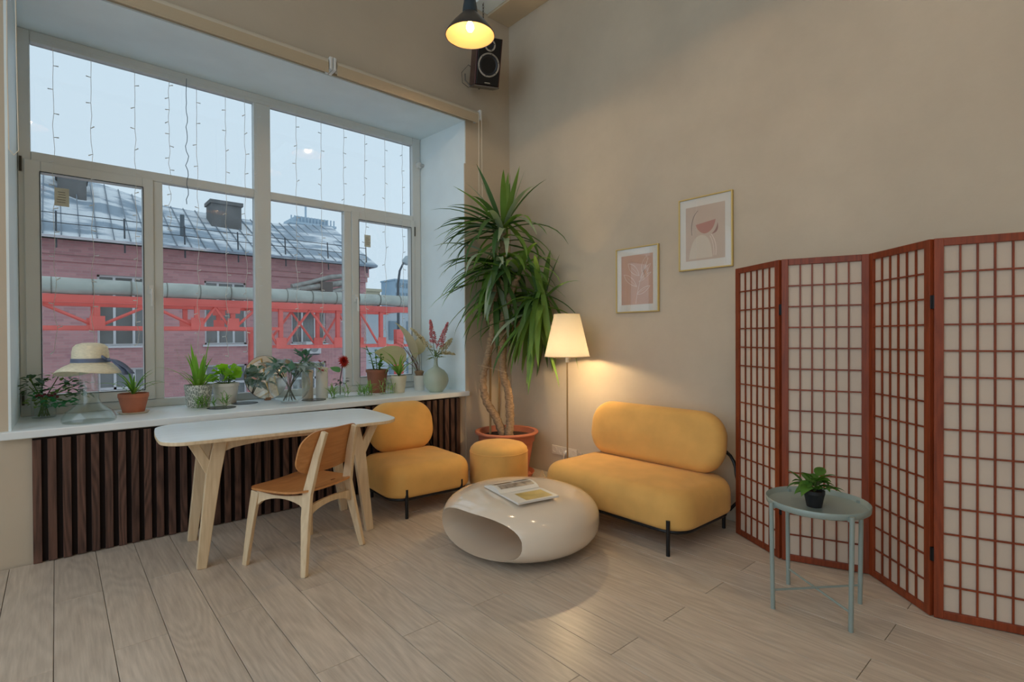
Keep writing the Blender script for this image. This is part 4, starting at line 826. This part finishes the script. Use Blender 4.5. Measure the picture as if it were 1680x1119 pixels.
leaves(t, None, 14, (0, -.02, .13), .05, -.5, .8, [ovate(.045, .022, leafmat('dark_leaf', (70, 78, 62)), 0, .4)], .8, 1.2, 53, .03)
# 12 brown pot
t = thing('kalanchoe_plant', 'leggy green succulent in a brown terracotta pot', 'plant', (-1.30, .50, ZI))
MB().lathe([(0, 0), (.075, 0), (.1, .2), (.108, .2), (.108, .225), (.1, .225), (.095, .2)], 28).build('pot', M('brown_clay', (146, 92, 70), .7, var=(8, .15)), t, smooth=30); MB().lathe([(.096, .205), (0, .21)], 22).build('soil', SOIL, t)
KL = leafmat('kalanchoe_leaf', (96, 146, 56), .3, .25, 16); km = [ovate(.07, .032, KL, 0, .5), ovate(.055, .028, KL, 0, .9)]; s_ = MB(); rd = random.Random(61)
for (bx, by, tx, ty, z) in ((-.03, -.02, -.14, -.06, .45), (.0, .0, -.02, 0, .42), (.02, -.02, .03, -.02, .36), (.03, .02, .06, .02, .34), (-.02, .03, -.06, .03, .38), (.0, -.03, .0, -.05, .30)):
    s_.tube([(bx, by, .2), ((bx + tx) / 2, (by + ty) / 2, .2 + (z - .2) * .6), (tx, ty, z)], .004, 6)
    for k in range(6): u = .3 + .7 * k / 5; link('leaf', km[k % 2], t, (bx + (tx - bx) * u, by + (ty - by) * u, .2 + (z - .2) * u), rot=(rd.uniform(-.3, .3), -rd.uniform(-.2, .8), k * 2.2), scale=rd.uniform(.7, 1.1))
s_.build('stems', leafmat('stem_green', (96, 128, 60)), t)
# 13 cream pot
t = thing('spider_plant', 'variegated spider plant arching out of a cream pot', 'plant', (-1.155, .33, ZI)); pot(MB(), .052, .073, .165, .003).build('pot', M('cream_pot', (214, 204, 180), .5, var=(9, .08)), t, smooth=40); MB().lathe([(.066, .148), (0, .153)], 22).build('soil', SOIL, t)
spider(t, .155, 20, .20, .36, 71, w=.018)
# 14 white pot with dried leaves
t = thing('dried_leaf_arrangement', 'white pot with dried branches and big papery beige leaves', 'dried plant', (-.885, .40, ZI))
MB().lathe([(0, 0), (.05, 0), (.056, .15), (.052, .15), (.05, .12)], 24).build('pot', WHITE_CER, t, smooth=30)
DR = leafmat('dried_leaf', (188, 172, 156), .45, .12, 6); s_ = MB(); dl = ovate(.42, .30, DR, .2, .8, .06, 10); dl2 = ovate(.36, .22, DR, .1, 1.2, .06, 10)
for (m_, p0, p1, rt, sc_) in ((dl, (0, 0, .14), (-.02, .05, .33), (.3, -1.25, 2.6), 1.0), (dl2, (0, 0, .14), (-.13, .06, .30), (.9, -.45, 3.0), 1.05), (dl2, (0, 0, .14), (.03, .06, .36), (-.3, -1.1, .9), .75)):
    s_.tube([p0, tuple((Vector(p0) + Vector(p1)) / 2 + Vector((0, -.02, .03))), p1], .003, 5); link('leaf', m_, t, p1, rot=rt, scale=sc_)
for i in range(6):
    g = 2.0 + i * .35; s_.tube([(0, 0, .13), (math.cos(g) * .06, -.02, .26), (math.cos(g) * .17, .02, .36 + .03 * i), (math.cos(g) * .26, .04, .44 + .02 * i)], [.004, .003, .002, .0012], 5)
s_.build('branches', M('dry_branch', (110, 82, 72), .8), t); MB().lathe([(0, .13), (.035, .145), (.05, .19), (.03, .2), (0, .165)], 9).build('seed_pod', M('seed_pod', (150, 122, 96), .9, bump=(40, .6)), t)
# 15 frosted vase with astilbe
t = thing('flower_vase', 'pale green frosted bottle vase with pink and cream astilbe plumes', 'vase', (-.86, .13, ZI))
FV_ = M('frosted_glass', (196, 210, 194), .35, trans=.35, var=(5, .05)); MB().lathe([(0, 0), (.06, 0), (.068, .006), (.072, .014), (.10, .045), (.122, .095), (.125, .125), (.115, .17), (.085, .21), (.045, .235), (.024, .25), (.019, .275), (.018, .325), (.022, .335), (.016, .335), (.014, .3), (.018, .26), (.0, .245)], 40).build('body', FV_, t, smooth=50)
def plume(p0, p1, r, mat, seed, n=340):
    mb = MB(); rd = random.Random(seed); a_, b_ = Vector(p0), Vector(p1); d = (b_ - a_)
    for i in range(n):
        u = rd.random() ** .8; w_ = r * (1 - u) ** .7 + .006; g = rd.uniform(0, 2 * PI); o = Vector((math.cos(g), math.sin(g), rd.uniform(-.3, .5))) * w_ * math.sqrt(rd.random()); c = a_ + d * u + o; s = rd.uniform(.005, .010)
        mb.add([tuple(c + Vector(q) * s) for q in ((1, 0, 0), (-.5, .87, 0), (-.5, -.87, 0), (0, 0, 1.3))], [(0, 1, 2), (0, 1, 3), (1, 2, 3), (2, 0, 3)])
    o = mb.build('plume', mat, t); o['kind'] = 'stuff'
PKF = M('astilbe_pink', (206, 120, 124), .8, var=(60, .3)); CRF = M('astilbe_cream', (206, 196, 158), .8, var=(60, .25))
for i, (p0, p1, r, mt) in enumerate((((-.02, 0, .46), (-.06, .0, .70), .035, PKF), ((.03, -.02, .43), (.11, -.05, .68), .035, PKF), ((-.06, .0, .42), (-.25, .04, .62), .035, CRF), ((.06, -.02, .40), (.15, -.06, .52), .05, CRF), ((.05, -.03, .38), (.19, -.05, .36), .045, CRF))): plume(p0, p1, r, mt, 80 + i)
s_ = MB()
for p in ((-.03, 0, .5), (.05, -.03, .48), (-.10, .01, .47), (.08, -.03, .43), (.08, -.04, .39)): s_.tube([(0, 0, .27), (p[0] * .3, p[1] * .3, .36), p], .0028, 5)
s_.build('stems', leafmat('stem_green', (96, 128, 60)), t); leaves(t, None, 16, (0, -.01, .37), .04, -.3, .9, [ovate(.07, .03, leafmat('astilbe_leaf', (112, 128, 84)), 0, .5)], .8, 1.2, 90, .04)
# fairy light curtain
WIRE = M('fairy_wire', (210, 212, 208), .5); FB = MB().tube([(0, 0, 0), (.028, 0, .004)], [.0022, .0042], 5).mesh('bulb', M('fairy_bulb', (222, 228, 230), .25))
def curtain(label, tops, group):
    t = thing('string_light_curtain', label, 'string lights', (0, 0, 0), group=group); rd = random.Random(len(label)); y = .672
    xs = [x for x, z, d in tops]; MB().tube([(min(xs) - .05, y + .02, 3.43), (sum(xs) / len(xs), y + .02, 3.435), (max(xs) + .05, y + .02, 3.43)], .002, 4).build('top_wire', WIRE, t)
    for (x, zb, dark) in tops:
        mb = MB(); pts = []; n = 26
        for i in range(n + 1): pts.append((x + .012 * math.sin(i * 1.7 + x * 9) * (i / n) + rd.uniform(-.004, .004), y + rd.uniform(-.003, .003), 3.43 + (zb - 3.43) * i / n))
        mb.tube(pts, .0019 if not dark else .0028, 4); st_ = mb.build('strand', M('fairy_wire_dark', (70, 96, 110), .5) if dark else WIRE, t)
        if dark: continue
        for i in range(1, 14):
            q = pts[min(n, i * 2)]; link('bulb', FB, st_, q, rot=(0, rd.choice((0, PI)) + rd.uniform(-.6, .6), 0))
curtain('string light curtain hanging in the left half of the window', [(-3.67, 1.25, 0), (-3.46, 1.02, 0), (-3.20, 1.30, 0), (-2.98, 2.2, 0), (-2.86, 2.42, 1), (-2.79, 1.2, 0), (-2.58, 1.18, 0), (-2.43, 1.22, 0)], 'string light curtains')
curtain('string light curtain hanging in the right half of the window', [(-2.33, 1.3, 0), (-2.00, 1.28, 0), (-1.77, 1.3, 0), (-1.55, 1.5, 0), (-1.33, 1.3, 0), (-1.11, 1.25, 0), (-.91, 1.2, 0)], 'string light curtains')
# ================================================================== OUTSIDE
tag(MB().bb(-60, 90, 1.2, 120, -4.4, -4.2).build('ground', M('snowy_ground', (196, 200, 204), .9, var=(.4, .15))), 'snowy grey ground of the yard outside', 'ground', kind='structure')
def brickmat():
    m = bpy.data.materials.new('red_brick'); m.use_nodes = True; nt = m.node_tree; N = nt.nodes.new; L = nt.links; p = nt.nodes['Principled BSDF']; p.inputs['Roughness'].default_value = .9
    tc = N('ShaderNodeTexCoord'); sp_ = N('ShaderNodeSeparateXYZ'); cb = N('ShaderNodeCombineXYZ'); ad = N('ShaderNodeMath'); L.new(tc.outputs['Object'], sp_.inputs[0]); L.new(sp_.outputs[0], ad.inputs[0]); L.new(sp_.outputs[1], ad.inputs[1]); L.new(ad.outputs[0], cb.inputs[0]); L.new(sp_.outputs[2], cb.inputs[1])
    b = N('ShaderNodeTexBrick'); b.inputs['Scale'].default_value = 1; b.inputs['Brick Width'].default_value = .26; b.inputs['Row Height'].default_value = .077; b.inputs['Mortar Size'].default_value = .006
    b.inputs['Color1'].default_value = (*lin((216, 162, 164)), 1); b.inputs['Color2'].default_value = (*lin((192, 142, 146)), 1); b.inputs['Mortar'].default_value = (*lin((200, 170, 168)), 1); L.new(cb.outputs[0], b.inputs['Vector'])  # brick colours paled and desaturated to stand in for haze
    n = N('ShaderNodeTexNoise'); n.inputs['Scale'].default_value = .8; n.inputs['Detail'].default_value = 5; L.new(tc.outputs['Object'], n.inputs['Vector']); mx = N('ShaderNodeMix'); mx.data_type = 'RGBA'; mx.blend_type = 'MULTIPLY'; mx.inputs[0].default_value = .2
    L.new(b.outputs[0], mx.inputs[6]); L.new(n.outputs[0], mx.inputs[7]); L.new(mx.outputs[2], p.inputs['Base Color']); return m
BRICK = brickmat()
bd = thing('brick_building', 'long red brick building with snowy metal roof across the yard', 'building', (0, 14, -4.2))
wl = MB(); xs = [-4.8 + 2.58 * k for k in range(-4, 4)]; rows = ((5.35, 7.31), (2.8, 4.72)); w2 = .59
cuts = []
wl.bb(-16, 5.04, 0, .4, 0, 2.8)
for (z0, z1) in rows:
    e = -16
    for x in xs: wl.bb(e, x - w2, 0, .4, z0, z1); e = x + w2
    wl.bb(e, 5.04, 0, .4, z0, z1)
wl.bb(-16, 5.04, 0, .4, 4.72, 5.35); wl.bb(-16, 5.04, 0, .4, 7.31, 8.12); wl.bb(4.64, 5.04, .4, 6.6, 0, 8.12); wl.bb(-16, -15.6, .4, 6.6, 0, 8.12); wl.bb(-16, 5.04, 6.2, 6.6, 0, 8.12)
wl.build('wall', BRICK, bd)
MB().bb(-16, 5.12, -.12, 0, 7.78, 8.16).bb(-16, 5.08, -.06, 0, 7.6, 7.78).build('cornice', BRICK, bd)
WF = M('far_window_white', (214, 218, 220), .5); WG = M('far_window_glass', (120, 126, 126), .08, var=(.9, .35)); 
for ri, (z0, z1) in enumerate(rows):
    for x in xs:
        f = MB(); e = .055
        f.bb(-w2, -w2 + e, .08, .16, 0, z1 - z0); f.bb(w2 - e, w2, .08, .16, 0, z1 - z0); f.bb(-w2, w2, .08, .16, 0, e); f.bb(-w2, w2, .08, .16, z1 - z0 - e, z1 - z0)
        f.bb(-.24, -.18, .085, .155, e, z1 - z0); f.bb(.2, .26, .085, .155, e, z1 - z0); f.bb(-w2, w2, .085, .155, 1.32, 1.39); f.bb(-w2 - .06, w2 + .06, -.06, .1, -.06, .0)
        o = f.build('window', WF, bd, loc=(x, 0, z0))
        for (a_, b_) in ((-w2 + e, -.24), (-.18, .2), (.26, w2 - e)):
            for (c_, d_) in ((e, 1.32), (1.39, z1 - z0 - e)): MB().bb(a_, b_, .115, .125, c_, d_).build('pane', WG, o)
# snowy roof
def snowmat():
    m = bpy.data.materials.new('snowy_metal_roof'); m.use_nodes = True; nt = m.node_tree; N = nt.nodes.new; L = nt.links; p = nt.nodes['Principled BSDF']; p.inputs['Roughness'].default_value = .7
    tc = N('ShaderNodeTexCoord'); mp = N('ShaderNodeMapping'); mp.inputs['Scale'].default_value = (.35, 1.1, 1.6); L.new(tc.outputs['Object'], mp.inputs[0])
    n = N('ShaderNodeTexNoise'); n.inputs['Scale'].default_value = 1.5; n.inputs['Detail'].default_value = 6; n.inputs['Roughness'].default_value = .62; L.new(mp.outputs[0], n.inputs['Vector'])
    r = N('ShaderNodeValToRGB'); r.color_ramp.elements[0].position = .46; r.color_ramp.elements[0].color = (*lin((146, 162, 176)), 1); r.color_ramp.elements[1].position = .56; r.color_ramp.elements[1].color = (*lin((226, 230, 234)), 1); L.new(n.outputs[0], r.inputs[0]); L.new(r.outputs[0], p.inputs['Base Color']); return m
RF = MB(); rid = [(-17, 3, 11.6), (-3.96, 3, 10.96), (-2.63, 3, 10.52), (-.9, 3, 10.08), (.45, 3, 10.02), (2.59, 3, 9.97), (4.96, 3, 10.17)]; ev = [(-17, -.6, 8.2)] + [(x, -.6, 8.2) for x, y, z in rid[1:-1]] + [(5.24, -.6, 8.18)]; bk = [(x, 6.9, 8.2) for x, y, z in ev]
k = len(rid); RF.add(ev + rid + bk, [(i, i + 1, k + i + 1, k + i) for i in range(k - 1)] + [(k + i, k + i + 1, 2 * k + i + 1, 2 * k + i) for i in range(k - 1)] + [(k - 1, 3 * k - 1, 2 * k - 1)])
ro = RF.build('roof', snowmat(), bd); so_ = ro.modifiers.new('th', 'SOLIDIFY'); so_.thickness = .08; so_.offset = -1
seam = MB()
for i in range(60):
    x = -16.5 + i * .36; 
    for (a_, b_, c_, d_) in zip(ev, ev[1:], rid, rid[1:]):
        if a_[0] <= x < b_[0]: u = (x - a_[0]) / (b_[0] - a_[0]); e1 = Vector(a_).lerp(Vector(b_), u); e2 = Vector(c_).lerp(Vector(d_), u); seam.tube([e1 + Vector((0, 0, .02)), e2 + Vector((0, 0, .02))], .018, 4)
seam.build('roof_seams', M('roof_seam', (126, 136, 146), .6), ro)
for (x0, x1, z0, z1, nm) in ((-3.6, -2.95, 8.7, 10.35, 'chimney'), (.30, 1.22, 8.9, 10.22, 'chimney')):
    MB().bb(x0, x1, 1.6, 2.4, z0, z1).bb(x0 - .05, x1 + .05, 1.55, 2.45, z1 - .12, z1).build(nm, M('chimney_render', (112, 112, 112), .9, var=(1.5, .25)), bd)
MB().tube([(-.75, .3, 8.5), (-.75, .3, 9.3)], .06, 8).build('vent_pipe', M('vent_grey', (92, 104, 112), .6), bd)
GS = M('guard_steel', (70, 78, 86), .6)
for i in range(15): x = -15 + i * 1.42; MB().tube([(x, -.45, 7.9), (x, -.35, 8.85)], .022, 5).build('guard_post', GS, bd)
MB().tube([(-15, -.36, 8.8), (4.9, -.36, 8.8)], .012, 5).tube([(-15, -.38, 8.55), (4.9, -.38, 8.55)], .012, 5).build('guard_rail', GS, bd)
# air conditioner on the facade
t = thing('air_conditioner', 'white air conditioner outdoor unit on the brick facade', 'air conditioner', (2.95, 13.78, .80))
MB().bb(-.26, .26, -.16, .14, 0, .42).build('casing', M('ac_white', (212, 216, 216), .5), t, bevel=.02); MB().lathe([(0, .001), (.15, .001), (.15, .012), (.13, .014), (.13, .003), (0, .004)], 24, c=(0, 0, 0), T=Matrix.Translation((.02, -.16, .21)) @ TY2).build('fan_grille', M('ac_grey', (150, 156, 158), .5), t)
MB().bb(-.2, .2, -.14, .21, -.04, 0).build('bracket', GS, t)
# pipe gantry
RP = M('red_steel_paint', (232, 108, 100), .5, var=(2, .12))
gt = thing('steel_gantry', 'bright red steel truss carrying a pipe across the yard', 'gantry', (0, 10, 0))
gz = lambda x: 1.58 if x < .75 else 1.10
for yy in (0, 1.5):
    MB().bb(-8, 4.6, yy - .06, yy + .06, 2.12, 2.27).bb(-8, 4.6, yy - .09, yy + .09, 2.10, 2.125).build('top_chord', RP, gt)
    MB().bb(-8, .8, yy - .06, yy + .06, 1.54, 1.62).build('bottom_chord', RP, gt); MB().bb(.7, 4.6, yy - .06, yy + .06, 1.06, 1.14).build('bottom_chord', RP, gt)
    ps = [-6.8, -4.9, -3.0, -1.15, -.38, .75, 2.28, 3.6]
    for x in ps:
        z0 = gz(x) if x != .75 else 1.10
        MB().bb(x - .05, x + .05, yy - .05, yy + .05, z0, 2.12).build('post', RP, gt)
        big = x in (-.38,); MB().bb(x - .13, x + .13, yy - .075, yy - .062, z0 - .03, z0 + .25).build('gusset', RP, gt)
        if big: MB().bb(x - .15, x + .15, yy - .075, yy - .062, 1.95, 2.2).build('gusset', RP, gt)
    for a_, b_ in zip(ps, ps[1:]):
        if yy and a_ < 0: continue
        m_ = (a_ + b_) / 2; MB().tube([(a_ + .1, yy, gz(a_) + .08), (m_, yy, 2.1)], .035, 5).build('diagonal', RP, gt); MB().tube([(m_, yy, 2.1), (b_ - .1, yy, gz(b_) + .08)], .035, 5).build('diagonal', RP, gt)
for x in (-6.8, -4.5, .3, 4.6): MB().bb(x - .05, x + .05, 0, 1.5, 2.14, 2.24).build('cross_beam', RP, gt); MB().bb(x - .12, x + .12, .65, .85, -4.2, 1.6).build('column', RP, gt)
t = thing('insulated_pipe', 'fat silvery insulated heating pipe lying on the red gantry', 'pipe', (0, 10, 2.45))
PI_M = M('pipe_foil', (176, 180, 172), .55, metal=.15, var=(3, .18, (.6, 1, 1)), bump=(9, .5)); pts = [(-8 + i * .42, 0, .006 * math.sin(i * 2.1)) for i in range(31)]
MB().tube(pts, [.165 + .008 * math.sin(i * 1.3) for i in range(31)], 20).build('pipe', PI_M, t, smooth=True)
for i in range(19): MB().tube([(-7.7 + i * .66, 0, 0), (-7.68 + i * .66, 0, 0)], .176, 20).build('strap', M('pipe_strap', (120, 120, 112), .6), t, smooth=40)
t = thing('duct_bundle', 'bundle of dented silver ducts slanting up before the brick facade', 'duct', (0, 12.9, 0))
for i, (z, r) in enumerate(((2.75, .09), (2.93, .1), (3.10, .08))): MB().tube([(1.7 + i * .15, 0, z - .12), (2.6, .05 * i, z + .05), (3.3, 0, z + .12 + .08 * i), (4.3, .1, z + .42)], r, 10).build('duct', M('duct_foil', (150, 152, 148), .5, metal=.3, var=(6, .3), bump=(14, .8)), t, smooth=True)
MB().bb(2.9, 3.3, -.1, .15, 2.55, 3.2).build('clamp', M('duct_clamp', (96, 92, 90), .7), t)
for x, z in ((2.0, 2.72), (3.1, 3.0), (4.0, 3.2)): MB().tube([(x, .0, z), (x, 1.095, z)], .025, 5).tube([(x, .05, 2.3), (x, .05, z)], .025, 5).build('support', GS, t)
# street lamp
t = thing('street_lamp', 'grey street lamp with curved arm right of the brick building', 'street lamp', (9.7, 20, -4.2))
MB().tube([(0, 0, 0), (0, 0, 8.3), (.1, 0, 9.0), (.35, 0, 9.5)], [.1, .07, .06, .05], 8).build('pole', GS, t, smooth=True); MB().lathe([(0, -.1), (.16, -.05), (.2, .1), (.14, .35), (0, .45)], 14, T=Matrix.Translation((.42, 0, 9.45)) @ Matrix.Rotation(.5, 4, 'Y')).build('lamp_head', M('lamp_head', (170, 182, 186), .5), t, smooth=True)
# distant buildings
def tower(name, label, loc, w, d, h, col, crown=False, nw=6, nh=8):
    t = thing(name, label, 'building', loc); mt = M('far_' + name + str(col[0]), col, .9); MB().bb(-w / 2, w / 2, 0, d, 0, h).build('wall', mt, t); f = M('far_pane', (120, 140, 154), .3); wm = MB().box((0, 0, 0), (w / nw * .5, .1, h / nh * .5)).mesh('window', f)
    for i in range(nw):
        for j in range(nh): link('window', wm, t, (-w / 2 + w * (i + .5) / nw, -.02, h * (j + .5) / nh))
    if crown:
        MB().bb(-w * .55, w * .55, -.2, d + .2, h, h + .25).bb(-w * .38, w * .38, .3, d - .3, h + .25, h + 1.0).build('roof', mt, t)
        c_ = MB()
        for i in range(14): c_.bb(-w * .5 + w * i / 13 - .06, -w * .5 + w * i / 13 + .06, -.1, .05, h + .2, h + .95)
        c_.build('colonnade', mt, t); MB().tube([(0, d / 2, h + 1), (0, d / 2, h + 3)], .12, 6).build('spire', mt, t)
    else: MB().bb(-w / 2 - .1, w / 2 + .1, -.1, d + .1, h, h + .2).build('roof', mt, t)
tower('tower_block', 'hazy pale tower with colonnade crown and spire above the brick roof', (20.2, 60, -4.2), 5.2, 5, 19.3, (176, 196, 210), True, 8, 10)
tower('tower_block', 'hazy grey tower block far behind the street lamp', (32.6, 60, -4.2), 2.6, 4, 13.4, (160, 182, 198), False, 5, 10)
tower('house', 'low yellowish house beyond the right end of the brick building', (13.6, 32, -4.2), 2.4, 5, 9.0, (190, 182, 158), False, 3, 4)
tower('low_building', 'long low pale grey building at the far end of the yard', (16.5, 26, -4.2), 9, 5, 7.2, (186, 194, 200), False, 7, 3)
